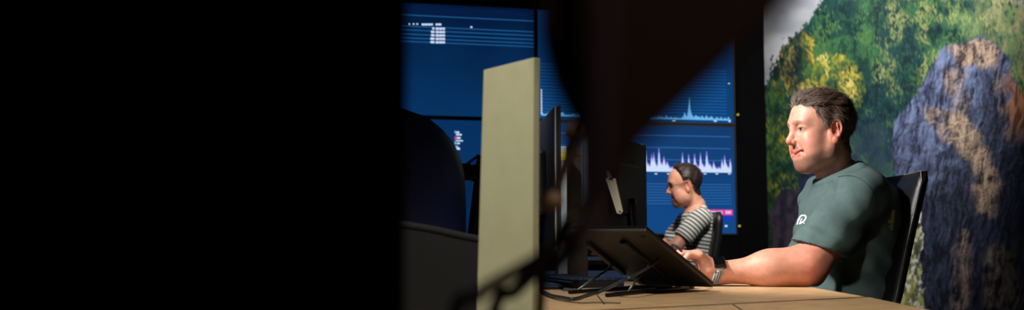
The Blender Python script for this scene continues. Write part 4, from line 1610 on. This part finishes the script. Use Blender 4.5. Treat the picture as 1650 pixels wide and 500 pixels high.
Ca = arm_colour(Va, (206, 144, 120), (196, 98, 78), [(el + np.array([0.01, -0.03, -0.01]), 0.06, 0.6), (wr, 0.05, 0.25), (mc[1], 0.04, 0.3), (chn[1][1], 0.03, 0.4), (sh, 0.2, 0.2)])

# torso, far arm and legs (under the clothes)
WX = lambda px, Y=YC: P(px, 300, Y)[0]
WZ = lambda py, Y=YC: P(1350, py, Y)[2]
XC = WX(1362)
fsh = np.array([sh[0] + 0.015, 2.80, sh[2]])


def torso(f, g=0.0, neck=True):
    f.ell((WX(1380), YC, WZ(338)), (0.098 + g, 0.168 + g, 0.112 + g), 0.05, mg=0.05)
    f.ell((WX(1360), YC, WZ(386)), (0.130 + g, 0.170 + g, 0.138 + g), 0.09, mg=0.08)
    f.ell((WX(1352), YC, WZ(455)), (0.128 + g, 0.165 + g, 0.150 + g), 0.06, mg=0.05)
    f.ell((WX(1358), YC, WZ(540)), (0.125 + g, 0.170 + g, 0.11 + g), 0.06, mg=0.05)
    nb = np.array([WX(1361), YC, WZ(276)])
    for s_ in (sh, fsh):
        f.cone(nb + np.array([0.012, 0, -0.052]), s_ + np.array([0.0, 0, -0.004]), 0.054 + g, 0.054 + g, 0.05, mg=0.05)
    if neck:
        f.cone(nb + np.array([0, 0, -0.05]), hc + Rm @ np.array([-0.032, 0, -0.10]), 0.058 + g * 0.8, 0.051 + g * 0.8, 0.02, mg=0.05)


body = Field((0.44, 2.36, 0.38), (1.18, 2.96, 1.18), 0.006)
torso(body, -0.006, neck=False)
body.cone((WX(1361), YC, WZ(300)), hc + Rm @ np.array([-0.04, 0, -0.12]), 0.058, 0.054, 0.03)
fel = np.array([0.93, 2.86, 0.79])
fwr = np.array([0.70, 2.76, 0.665])
body.cone(fsh, fel, 0.055, 0.043, 0.03)
body.cone(fel, fwr, 0.042, 0.028, 0.02)
body.cone(fwr, fwr + np.array([-0.08, -0.03, -0.015]), 0.026, 0.020, 0.02)
for k_ in range(4):
    body.cone(fwr + np.array([-0.08, -0.06 + 0.02 * k_, -0.012]), fwr + np.array([-0.15, -0.07 + 0.02 * k_, -0.03]), 0.011, 0.009, 0.008)
body.cone(fwr + np.array([-0.03, -0.03, 0]), fwr + np.array([-0.09, -0.075, 0.0]), 0.012, 0.010, 0.008)
Vb, Fb = body.mesh()
Cb = arm_colour(Vb, (222, 166, 140), (206, 112, 90), [])
root = thing('person', 'man in a dark green t-shirt seated at the oak desk, hand on a mouse', 'person', (XC, YC, 0))
og = (XC, YC, 0)
VV, FF, CC = join([(to_world(Vh, hc, Rm, HS), Fh, Ch), (Va, Fa, Ca), (Vb, Fb, Cb)])
link('body', np_mesh('body', VV, FF, CC), 'skin', root, og)
Vs, Fs, Cs = hair_mesh(Vr, Fr, p1, 8000, 0.030, 0.0008)
hm = link('hair', np_mesh('hair', to_world(Vs, hc, Rm, HS), Fs, Cs), 'hair', root, og)
hm['label'] = 'short brown hair greying at the front'
for s_ in (1, -1):
    ve, fe, ce = eye_mesh(np.array([0.0745, s_ * 0.032, 0.010]), 0.0138, (1.0, 0.02 + 0.1, -0.03))
    link('eye', np_mesh('eye', to_world(ve, hc, Rm, HS), fe, ce), 'eye', root, og)
bm = bmesh.new()
for k_ in range(-3, 4):
    yy = k_ * 0.0044
    c_ = to_world(np.array([[0.0820 - 17 * yy * yy, yy, -0.0556 + 7 * yy * yy]]), hc, Rm, HS)[0]
    box_bm(c_ - np.array([0.0025, 0.0025, 0.0022]), c_ + np.array([0.0025, 0.0025, 0.0030]), 0.0008, bm, seg=1)
from_bm('teeth', bm, 'teeth', root, og)

# t-shirt
shirt = Field((0.675, 2.33, 0.47), (1.14, 2.92, 1.16), 0.0036)
slv_f = Field((0.675, 2.33, 0.47), (1.14, 2.92, 1.16), 0.0036)
torso(shirt, 0.006)
hem_c = P(1321, 402, 2.425)
ax_ = hem_c - sh
ax_ /= np.linalg.norm(ax_)
slv_f.cone(sh + np.array([0, 0, -0.004]), hem_c + ax_ * 0.07, 0.063, 0.074, 0.035, mg=0.05)
shirt.cone(fsh, fsh + np.array([0.01, 0.05, -0.20]), 0.066, 0.066, 0.04, mg=0.05)
X, Y, Z = shirt.grid()
# folds: drag lines from the armpit and around the waist
dist = np.sqrt((X - sh[0] - 0.02) ** 2 + ((Z - sh[2] + 0.10)) ** 2)
ang = np.arctan2(Z - sh[2] + 0.10, X - sh[0] - 0.02)
fold = 0.0034 * np.sin(ang * 9 + 5 * np.sin(dist * 16) + 2 * Y * 3) * sm01(0.03, 0.14, dist)
fold = fold + 0.0042 * np.sin(Z * 85 + X * 38 + 2.5 * np.sin(X * 22 + Y * 9)) * sm01(0.98, 0.84, Z)
along = (X - sh[0]) * ax_[0] + (Z - sh[2]) * ax_[2]
fold = fold + 0.0030 * np.sin(along * 60 + Y * 30 + np.sin(X * 40))
shirt.D += fold.astype(np.float32)
slv_f.D += (fold * 0.8).astype(np.float32)
# neckline plane through collar front and back
cf = P(1319, 290, YC - 0.02)
cbk = P(1380, 260, YC)
tdir = cbk - cf
tdir[1] = 0
tdir /= np.linalg.norm(tdir)
pn2 = np.array([-tdir[2], 0, tdir[0]])
if pn2[2] < 0:
    pn2 = -pn2
pl = (X - cf[0]) * pn2[0] + (Z - cf[2]) * pn2[2] + 0 * Y
rib = np.exp(-((pl + 0.007) / 0.0065) ** 4) * 0.0028
shirt.D -= (rib * (np.sqrt((X - hc[0] - 0.03) ** 2 + (Y - YC) ** 2) < 0.12)).astype(np.float32)
shirt.D = np.maximum(shirt.D, pl.astype(np.float32))
# sleeve hem cut, hollow sleeve
hd = P(1365, 421, 2.43) - P(1283, 392, 2.43)
hd[1] = 0
hd /= np.linalg.norm(hd)
hn = np.array([hd[2], 0, -hd[0]])
if np.dot(hn, ax_) < 0:
    hn = -hn
hp_ = (X - hem_c[0]) * hn[0] + (Z - hem_c[2]) * hn[2] + 0 * Y
slv_f.D = np.maximum(slv_f.D, hp_.astype(np.float32))
inner = hem_c - ax_ * 0.09
a_, b_ = inner, hem_c + ax_ * 0.06
ba = b_ - a_
t = np.clip(((X - a_[0]) * ba[0] + (Y - a_[1]) * ba[1] + (Z - a_[2]) * ba[2]) / np.dot(ba, ba), 0, 1)
dI = np.sqrt((X - a_[0] - t * ba[0]) ** 2 + (Y - a_[1] - t * ba[1]) ** 2 + (Z - a_[2] - t * ba[2]) ** 2) - (0.030 + t * 0.035)
slv_f.D = np.maximum(slv_f.D, -dI.astype(np.float32))
hh = np.maximum(0.022 - np.abs(shirt.D - slv_f.D), 0) / 0.022
shirt.D = (np.minimum(shirt.D, slv_f.D) - hh * hh * 0.022 * 0.25).astype(np.float32)
shirt.D = np.maximum(shirt.D, pl.astype(np.float32))
fh_ = fsh + np.array([0.01, 0.05, -0.17])
shirt.D = np.where((Y > 2.80) & (Z < fh_[2]) & (Z > fh_[2] - 0.14) & (Y > 2.815), np.maximum(shirt.D, fh_[2] - Z), shirt.D).astype(np.float32)
Vt, Ft = shirt.mesh()
for _ in range(2):                      # light smoothing
    acc = np.zeros_like(Vt)
    cn = np.zeros(len(Vt))
    for i in range(4):
        np.add.at(acc, Ft[:, i], Vt[Ft[:, (i + 1) % 4]])
        np.add.at(cn, Ft[:, i], 1)
    Vt = Vt * 0.5 + 0.5 * acc / np.maximum(cn, 1)[:, None]
tee = link('t_shirt', np_mesh('t_shirt', Vt, Ft), 'shirt_green', root, og)
tee['label'] = 'dark green short-sleeved t-shirt'

from mathutils.bvhtree import BVHTree
bvh = BVHTree.FromPolygons([tuple(v) for v in Vt], [tuple(int(i) for i in f) for f in Ft])


def cast(px, py):
    d = Vector(ray(px, py)).normalized()
    hit = bvh.ray_cast(Vector(CAM), d)
    return hit


def print_stroke(bm, pts, wpx, closed=False):
    """a printed stroke on the shirt's cloth, following its surface"""
    dense = crom([(x, y, 0) for x, y in pts], 5)
    prev = None
    for i, q in enumerate(dense):
        a = dense[max(0, i - 1)]
        b = dense[min(len(dense) - 1, i + 1)]
        t_ = (b - a)[:2]
        t_ = t_ / (np.linalg.norm(t_) + 1e-9)
        nn = np.array([-t_[1], t_[0]])
        w_ = wpx * (1 - 0.0)
        row = []
        for s_ in (-1, 1):
            hit = cast(q[0] + nn[0] * w_ / 2 * s_, q[1] + nn[1] * w_ / 2 * s_)
            if hit[0] is None:
                row = None
                break
            row.append(bm.verts.new(hit[0] + hit[1] * 0.0012))
        if row and prev:
            try:
                bm.faces.new((prev[0], prev[1], row[1], row[0]))
            except ValueError:
                pass
        prev = row


bm = bmesh.new()
print_stroke(bm, [(1285, 362.5), (1287, 356), (1290.5, 349), (1294, 347.5), (1298, 348), (1299, 351.5), (1296.5, 356), (1292, 359.5), (1288.5, 361.5)], 2.2)
print_stroke(bm, [(1289, 361), (1291.5, 355), (1293, 352)], 1.6)
print_stroke(bm, [(1285.5, 355), (1290, 353.5)], 1.6)
print_stroke(bm, [(1295.2, 360.5), (1296.8, 360.3)], 1.8)
lg = from_bm('chest_logo', bm, 'white_print', tee)
lg['label'] = 'white printed lettering on the chest'
bm = bmesh.new()
print_stroke(bm, [(1439.5, 338), (1438, 346), (1437.5, 354), (1437, 362), (1436, 371)], 4.5)
print_stroke(bm, [(1431, 359), (1434, 357), (1438, 356), (1440, 355.5)], 5)
print_stroke(bm, [(1432, 364), (1435, 366)], 3.5)
if len(bm.faces):
    lg = from_bm('back_print', bm, 'lime_print', tee)
    lg['label'] = 'pale yellow-green print on the back'
else:
    bm.free()

bm = bmesh.new()
print_stroke(bm, [(1350, 285), (1372, 284), (1391, 292), (1404, 306), (1412, 324), (1415, 346)], 0.9)
from_bm('sleeve_seam', bm, 'shirt_seam', tee)

# trousers and shoes
tr = Field((0.22, 2.40, -0.0), (1.12, 2.84, 0.62), 0.010)
tr.ell((WX(1360), YC, 0.56), (0.14, 0.18, 0.10), 0.05)
for s_ in (-1, 1):
    kn = (0.50, YC + s_ * 0.13, 0.53)
    an = (0.44, YC + s_ * 0.13, 0.10)
    tr.cone((WX(1358), YC + s_ * 0.09, 0.55), kn, 0.088, 0.066, 0.04)
    tr.cone(kn, an, 0.064, 0.05, 0.03)
Vq, Fq_ = tr.mesh()
link('trousers', np_mesh('trousers', Vq, Fq_), 'trousers', root, og)
for s_ in (-1, 1):
    fs_ = Field((0.22, YC + s_ * 0.13 - 0.08, -0.01), (0.56, YC + s_ * 0.13 + 0.08, 0.16), 0.007)
    fs_.cone((0.47, YC + s_ * 0.13, 0.045), (0.30, YC + s_ * 0.13, 0.035), 0.045, 0.036, 0.02)
    fs_.cone((0.45, YC + s_ * 0.13, 0.05), (0.44, YC + s_ * 0.13, 0.10), 0.045, 0.045, 0.02)
    v_, ff_ = fs_.mesh()
    v_[:, 2] = np.maximum(v_[:, 2], 0.001)
    link('shoe', np_mesh('shoe', v_, ff_), 'shoe', root, og)

# ------------------------------------------------------------------ smartwatch
wc = wr + np.array([-0.006, 0.0, 0.0])
root_w = thing('smartwatch', 'square black smartwatch with perforated grey strap on the wrist', 'watch', tuple(wc))
ow = tuple(wc)
ry, rz = 0.0345, 0.0295


def ringpt(a, r_=0.0):
    return np.array([0, -math.sin(a) * (ry + r_), math.cos(a) * (rz + r_)])


tiltx = -0.10
bm = bmesh.new()
prev = None
NA = 48
for i in range(NA + 1):
    a = 2 * math.pi * i / NA
    row = []
    hwid = 0.0115
    for (ex, er) in ((-hwid, 0.0), (hwid, 0.0), (hwid, 0.0026), (-hwid, 0.0026)):
        p_ = ringpt(a, er)
        p_[2] = max(p_[2], DZ + 0.0012 - wc[2] + er * 0)
        row.append(bm.verts.new(tuple(wc + p_ + np.array([ex + p_[2] * 0.25, 0, 0]))))
    if prev:
        for k_ in range(4):
            bm.faces.new((prev[k_], prev[(k_ + 1) % 4], row[(k_ + 1) % 4], row[k_]))
    prev = row
bmesh.ops.remove_doubles(bm, verts=bm.verts, dist=0.0002)
strap = from_bm('strap', bm, 'strap', root_w, ow, True)
aw = math.radians(38)
cpos = wc + ringpt(aw, 0.0065)
cpos[0] += ringpt(aw)[2] * 0.25
nx_ = np.array([0, -math.sin(aw), math.cos(aw)])
ty_ = np.array([0, -math.cos(aw), -math.sin(aw)])
nx_ = nx_ + np.array([-0.22, 0, 0])
nx_ /= np.linalg.norm(nx_)
xx_ = np.cross(ty_, nx_)
mt = Matrix(((xx_[0], ty_[0], nx_[0], cpos[0]), (xx_[1], ty_[1], nx_[1], cpos[1]), (xx_[2], ty_[2], nx_[2], cpos[2]), (0, 0, 0, 1)))
from_bm('case', box_bm((-0.0155, -0.0185, -0.005), (0.0155, 0.0185, 0.004), 0.004, None, mt, 3), 'metal_dark', root_w, ow, True)
from_bm('screen', box_bm((-0.0138, -0.0168, 0.0025), (0.0138, 0.0168, 0.0052), 0.0012, None, mt), 'gloss_black', root_w, ow)
crown_c = Vector(mt @ Vector((0.0155, -0.006, 0.0)))
from_bm('crown', tube_bm([np.array(crown_c), np.array(mt @ Vector((0.0178, -0.006, 0.0)))], 0.003, 10, 2), 'alu', root_w, ow)
hm_ = None
for i in range(7):
    for j in range(3):
        a = math.radians(84 + i * 8.5 + (4.2 if j == 1 else 0))
        p_ = ringpt(a, 0.0024)
        if p_[2] < DZ - wc[2] + 0.004:
            continue
        n_ = np.array([0, -math.sin(a), math.cos(a)])
        c_ = wc + p_ + np.array([(j - 1) * 0.0062 + p_[2] * 0.25, 0, 0])
        from_bm('strap_hole', tube_bm([c_ - n_ * 0.0004, c_ + n_ * 0.0006], 0.0019, 8, 2), 'hole', strap)

# ------------------------------------------------------------------ mouse
mcn = P(1092, 438, 2.43)
r = thing('computer_mouse', 'dark computer mouse with pale buttons under the hand', 'mouse', (mcn[0], 2.43, DZ))
mf = Field((mcn[0] - 0.08, 2.38, DZ - 0.004), (mcn[0] + 0.08, 2.48, DZ + 0.06), 0.002)
mf.ell((mcn[0], 2.43, DZ + 0.006), (0.058, 0.032, 0.030), 0.01)
mf.D = np.maximum(mf.D, (DZ + 0.0012) - mf.grid()[2] + 0 * mf.D)
v_, ff_ = mf.mesh()
link('shell', np_mesh('shell', v_, ff_), 'black_plastic', r, (mcn[0], 2.43, DZ))
for s_ in (-1, 1):
    bm = bmesh.new()
    bmesh.ops.create_uvsphere(bm, u_segments=12, v_segments=8, radius=1.0)
    bm.transform(Matrix.Translation((mcn[0] + 0.02, 2.43 + s_ * 0.026 - 0.0, DZ + 0.024)) @ Matrix.Diagonal((0.014, 0.004, 0.004, 1)))
    from_bm('side_button', bm, 'mouse_white', r, (mcn[0], 2.43, DZ), True)
from_bm('wheel', tube_bm([(mcn[0] - 0.03, 2.427, DZ + 0.029), (mcn[0] - 0.03, 2.433, DZ + 0.029)], 0.007, 12, 2), 'dark_plastic', r, (mcn[0], 2.43, DZ), True)

# ------------------------------------------------------------------ the man with glasses, far seat
YF = 5.47
p2 = dict(skin=(196, 138, 112), flush=(184, 100, 80), stubble=(130, 96, 80), stub=0.3, lip=(176, 104, 96), brow=(96, 66, 50), smile=0.0, open=0.0012, wide=0.98, jowl=0.0,
          hairline=[(-0.13, -0.072), (-0.06, -0.066), (-0.040, -0.050), (-0.030, -0.02), (-0.02, 0.0), (0.006, -0.002), (0.016, 0.014), (0.026, 0.045), (0.038, 0.075), (0.052, 0.098), (0.065, 0.108), (0.11, 0.13)],
          hair_h=0.012, quiff=0.002, hair_a=(48, 32, 26), hair_b=(92, 66, 54), grey=0.6, neck=(-0.060, 0.0), neckw=1.0,
          comb=lambda b: (-0.9, 0.0, 0.1) if b[2] > 0.07 else (-0.7, 0, -0.75), lift=0.3)
hc2 = P(1105, 300, YF)
Rm2 = frame((-math.cos(0.05), math.sin(0.05), -0.16), (-0.16, 0, 1))
f2, Vh2, Fh2, Ch2, Vr2, Fr2 = make_head(hc2, Rm2, p2, 0.0036)
HS2 = np.array([1.0, 1.0, 1.09])
ZF = lambda py: P(1110, py, YF)[2]
XF = lambda px: P(px, 350, YF)[0]
sh2 = P(1128, 352, YF - 0.17)
fs2 = np.array([sh2[0] + 0.0, YF + 0.17, sh2[2]])
el2 = P(1088, 398, YF - 0.20)
wr2 = np.array([0.62, YF - 0.13, 0.78])
bd = Field((0.40, YF - 0.32, 0.40), (1.32, YF + 0.32, 1.25), 0.008)
bd.ell((XF(1124), YF, ZF(375)), (0.095, 0.15, 0.16), 0.05)
bd.ell((XF(1118), YF, ZF(430)), (0.10, 0.145, 0.14), 0.05)
nb2 = np.array([XF(1117), YF, ZF(336)])
for s_ in (sh2, fs2):
    bd.cone(nb2 + np.array([0.01, 0, -0.06]), s_, 0.045, 0.042, 0.03)
bd.cone(nb2 + np.array([0, 0, -0.03]), hc2 + Rm2 @ np.array([-0.045, 0, -0.12]), 0.055, 0.05, 0.03)
fe2 = np.array([sh2[0] - 0.14, YF + 0.22, 0.80])
for s_, e_, w_ in ((sh2, el2, wr2), (fs2, fe2, wr2 + np.array([0.0, 0.26, 0]))):
    bd.cone(s_, e_, 0.046, 0.037, 0.02)
    bd.cone(e_, w_, 0.037, 0.026, 0.02)
    bd.cone(w_, w_ + np.array([-0.08, 0, -0.01]), 0.025, 0.020, 0.02)
    for k_ in range(4):
        q = w_ + np.array([-0.07, -0.03 + 0.02 * k_, -0.008])
        bd.cone(q, q + np.array([-0.07, 0, -0.012]), 0.010, 0.009, 0.006)
    bd.cone(w_ + np.array([-0.03, 0, 0]), w_ + np.array([-0.08, 0.05 if s_ is sh2 else -0.05, -0.01]), 0.012, 0.010, 0.006)
Vb2, Fb2 = bd.mesh()
Cb2 = arm_colour(Vb2, (196, 138, 112), (190, 112, 92), [])
og2 = (XF(1120), YF, 0)
root2 = thing('person', 'man with glasses in a striped t-shirt looking down in front of the video wall', 'person', og2)
VV, FF, CC = join([(to_world(Vh2, hc2, Rm2, HS2), Fh2, Ch2), (Vb2, Fb2, Cb2)])
link('body', np_mesh('body', VV, FF, CC), 'skin', root2, og2)
Vs, Fs, Cs = hair_mesh(Vr2, Fr2, p2, 1500, 0.022, 0.0016)
link('hair', np_mesh('hair', to_world(Vs, hc2, Rm2, HS2), Fs, Cs), 'hair', root2, og2)
for s_ in (1, -1):
    ve, fe, ce = eye_mesh(np.array([0.0745, s_ * 0.032, 0.010]), 0.0138, (1.0, 0.02, -0.3))
    link('eye', np_mesh('eye', to_world(ve, hc2, Rm2, HS2), fe, ce), 'eye', root2, og2)
# striped tee
st2_ = Field((XF(1075), YF - 0.30, 0.50), (1.34, YF + 0.30, ZF(326)), 0.006)
st2_.ell((XF(1124), YF, ZF(375)), (0.105, 0.16, 0.17), 0.05, mg=0.05)
st2_.ell((XF(1118), YF, ZF(430)), (0.112, 0.157, 0.15), 0.05, mg=0.05)
for s_ in (sh2, fs2):
    st2_.cone(nb2 + np.array([0.01, 0, -0.055]), s_, 0.056, 0.056, 0.03, mg=0.05)
st2_.cone(nb2 + np.array([0, 0, -0.04]), hc2 + Rm2 @ np.array([-0.045, 0, -0.10]), 0.062, 0.055, 0.02, mg=0.05)
sl_end = sh2 + (el2 - sh2) * 0.72
st2_.cone(sh2, sl_end + (el2 - sh2) * 0.2, 0.060, 0.058, 0.03)
st2_.cone(fs2, fs2 + (fe2 - fs2) * 0.6, 0.06, 0.058, 0.03)
X, Y, Z = st2_.grid()
cf2, cb2_ = P(1101, 345, YF), P(1134, 330, YF)
td = cb2_ - cf2
td[1] = 0
td /= np.linalg.norm(td)
pn3 = np.array([-td[2], 0, td[0]])
if pn3[2] < 0:
    pn3 = -pn3
st2_.D = np.maximum(st2_.D, ((X - cf2[0]) * pn3[0] + (Z - cf2[2]) * pn3[2] + 0 * Y).astype(np.float32))
a2 = (el2 - sh2) / np.linalg.norm(el2 - sh2)
hp2 = (X - sl_end[0]) * a2[0] + (Y - sl_end[1]) * a2[1] + (Z - sl_end[2]) * a2[2]
st2_.D = np.where((Y < YF - 0.145) & (hp2 > -0.01) & (hp2 < 0.15), np.maximum(st2_.D, hp2), st2_.D).astype(np.float32)
Vt2, Ft2 = st2_.mesh()
# knitted stripes: run level round the trunk, across the sleeve axis on the sleeve
ms_ = bpy.data.materials.new('striped_cotton')
ms_.use_nodes = True
nt = ms_.node_tree
at = nt.nodes.new('ShaderNodeAttribute')
at.attribute_name = 'stripe'
wv = nt.nodes.new('ShaderNodeMath')
wv.operation = 'FRACT'
nt.links.new(at.outputs['Fac'], wv.inputs[0])
gt = nt.nodes.new('ShaderNodeMath')
gt.operation = 'GREATER_THAN'
gt.inputs[1].default_value = 0.60
nt.links.new(wv.outputs[0], gt.inputs[0])
mx = nt.nodes.new('ShaderNodeMixRGB')
mx.inputs[1].default_value = C(200, 198, 190)
mx.inputs[2].default_value = C(22, 24, 32)
nt.links.new(gt.outputs[0], mx.inputs[0])
nt.links.new(mx.outputs[0], nt.nodes['Principled BSDF'].inputs['Base Color'])
nt.nodes['Principled BSDF'].inputs['Roughness'].default_value = 0.85
me = np_mesh('t_shirt', Vt2, Ft2)
cdist = np.linalg.norm(np.cross(Vt2 - sh2, a2), axis=1)
slv = ((cdist < 0.068) & (Vt2[:, 1] < YF - 0.115)).astype(float)
sv = np.where(slv > 0.5, np.dot(Vt2 - sh2, a2), -(Vt2[:, 2] - sh2[2]) - 0.15 * (Vt2[:, 0] - sh2[0])) / 0.0215 + 20.0
at_ = me.attributes.new('stripe', 'FLOAT', 'POINT')
at_.data.foreach_set('value', sv.astype(np.float32))
link('t_shirt', me, ms_, root2, og2)
tr = Field((0.42, YF - 0.26, 0.0), (1.30, YF + 0.26, 0.62), 0.012)
tr.ell((XF(1118), YF, 0.55), (0.13, 0.16, 0.10), 0.05)
for s_ in (-1, 1):
    kn = (0.66, YF + s_ * 0.11, 0.53)
    an = (0.60, YF + s_ * 0.11, 0.08)
    tr.cone((XF(1116), YF + s_ * 0.08, 0.54), kn, 0.082, 0.062, 0.04)
    tr.cone(kn, an, 0.06, 0.046, 0.03)
    tr.cone((0.62, YF + s_ * 0.11, 0.045), (0.48, YF + s_ * 0.11, 0.038), 0.044, 0.034, 0.02)
Vq, Fq_ = tr.mesh()
Vq[:, 2] = np.maximum(Vq[:, 2], 0.001)
link('trousers', np_mesh('trousers', Vq, Fq_), 'trousers', root2, og2)
# eyeglasses
gl = thing('eyeglasses', 'thin dark-rimmed eyeglasses on the man in the striped shirt', 'glasses', tuple(to_world(np.array([[0.10, 0, 0.0]]), hc2, Rm2, HS2)[0]))
ogl = tuple(gl.location)
for s_ in (-1, 1):
    cl = []
    for i in range(25):
        a = 2 * math.pi * i / 24
        cl.append(to_world(np.array([[0.104 - 0.004 * abs(math.cos(a)), s_ * 0.033 + 0.025 * math.cos(a), 0.004 + 0.017 * math.sin(a) * (1.0 if math.sin(a) > 0 else 1.05)]]), hc2, Rm2, HS2)[0])
    from_bm('rim', tube_bm(cl, 0.0014, 6, 1, raw=True), 'black_plastic', gl, ogl, True)
    tp_ = [to_world(np.array([q]), hc2, Rm2, HS2)[0] for q in ((0.100, s_ * 0.058, 0.010), (0.085, s_ * 0.074, 0.011), (0.03, s_ * 0.080, 0.014), (-0.012, s_ * 0.082, 0.018), (-0.026, s_ * 0.080, 0.002))]
    from_bm('temple_arm', tube_bm(tp_, 0.0024, 6, 6), 'black_plastic', gl, ogl, True)
bt_ = [to_world(np.array([q]), hc2, Rm2, HS2)[0] for q in ((0.104, -0.009, 0.008), (0.108, 0, 0.011), (0.104, 0.009, 0.008))]
from_bm('bridge', tube_bm(bt_, 0.0018, 6, 4), 'black_plastic', gl, ogl, True)
